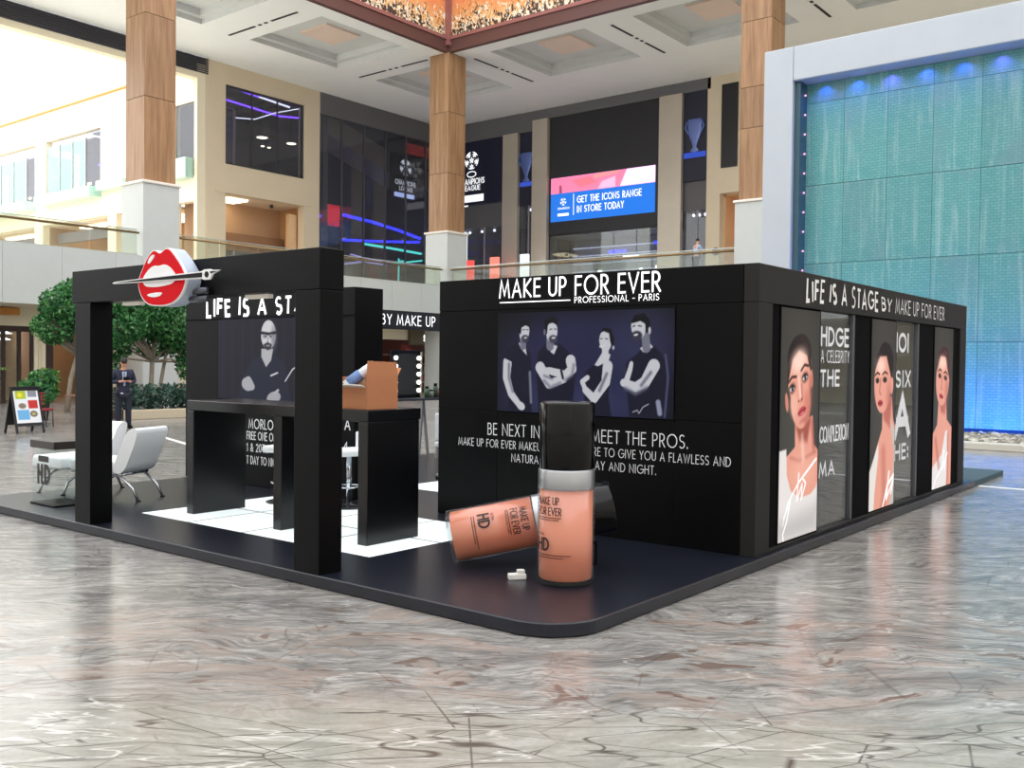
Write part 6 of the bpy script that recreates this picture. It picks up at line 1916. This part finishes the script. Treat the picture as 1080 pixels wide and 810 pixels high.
    f_.ball((-.08, .0, -.005), (.012, .02, .03), 8, 6).ball((.08, .0, -.005), (.012, .02, .03), 8, 6)
    tf(f_).build('nose_and_ears', M_SKIN, p)
    e_ = MB().box(-.045, -.02, -.096, -.088, .012, .02).box(.02, .045, -.096, -.088, .012, .02)
    tf(e_).build('eyes', M_HAIR, p)
    tf(MB().box(-.025, .025, -.094, -.086, -.05, -.043)).build('mouth', mat('lips_dull', (140, 78, 70), .6), p)
    return p
man((8.1, 19.55, 0), rad(-18))

def passer(loc, rz, top, label):
    p = empty('person', loc, rz, label, 'person')
    B = [((0, 0, .95), (.15, .1)), ((0, -.02, 1.2), (.14, .1)), ((0, -.05, 1.4), (.16, .1)), ((0, -.08, 1.54), .055), ((0, -.11, 1.66), (.08, .095)), ((0, -.11, 1.74), (.06, .08)),
         ((-.2, -.05, 1.44), .06), ((-.26, -.2, 1.22), .045), ((-.2, -.4, 1.12), .032), ((-.17, -.47, 1.1), .035), ((.2, -.05, 1.44), .06), ((.26, -.2, 1.22), .045), ((.2, -.4, 1.12), .032), ((.17, -.47, 1.1), .035),
         ((-.1, 0, .9), .09), ((-.11, 0, .5), .06), ((-.11, .02, .08), .045), ((-.12, -.14, .04), .035), ((.1, 0, .9), .09), ((.11, 0, .5), .06), ((.11, .02, .08), .045), ((.12, -.14, .04), .035)]
    skin_obj('body', [b[0] for b in B], [(0, 1), (1, 2), (2, 3), (3, 4), (4, 5), (2, 6), (6, 7), (7, 8), (8, 9), (2, 10), (10, 11), (11, 12), (12, 13), (0, 14), (14, 15), (15, 16), (16, 17), (0, 18), (18, 19), (19, 20), (20, 21)], [b[1] for b in B], M_SKIN, p, 2)
    S = [((0, 0, .92), (.175, .125)), ((0, -.02, 1.2), (.165, .12)), ((0, -.05, 1.4), (.18, .12)), ((0, -.07, 1.5), (.09, .08)), ((-.2, -.05, 1.44), .08), ((-.26, -.2, 1.22), .06), ((.2, -.05, 1.44), .08), ((.26, -.2, 1.22), .06)]
    skin_obj('shirt', [b[0] for b in S], [(0, 1), (1, 2), (2, 3), (2, 4), (4, 5), (2, 6), (6, 7)], [b[1] for b in S], top, p, 2)
    T = [((0, 0, .94), (.16, .11)), ((-.1, 0, .86), .105), ((-.11, 0, .5), .078), ((-.11, .02, .1), .065), ((.1, 0, .86), .105), ((.11, 0, .5), .078), ((.11, .02, .1), .065)]
    skin_obj('trousers', [b[0] for b in T], [(0, 1), (1, 2), (2, 3), (0, 4), (4, 5), (5, 6)], [b[1] for b in T], mat('jeans', (40, 48, 70), .8), p, 2)
    MB().ball((0, -.09, 1.74), (.088, .1, .075), 14, 8).build('hair', M_HAIR, p)
    return p
passer((36.4, 18.2, 6.0), rad(60), mat('pale_blue_shirt', (176, 196, 224), .7), 'person in a pale blue shirt leaning at the upper right balustrade')
rc = empty('red_armchair', (24.2, 38.0, 6.0), rad(30), 'red tub armchair on the upper storey behind the lips sign', 'armchair')
MB().bbox(-.4, .4, -.4, .4, .15, .5, .08, 3).build('seat', mat('red_fabric', (176, 40, 40), .7), rc)
MB().tube([(.45 * math.cos(t_), .45 * math.sin(t_), .75) for t_ in np.linspace(.2, PI - .2, 12)], .16, 8).build('backrest', MATS['red_fabric'], rc)
MB().box(-.3, .3, -.3, .3, 0, .15).build('plinth', M_BLK, rc)
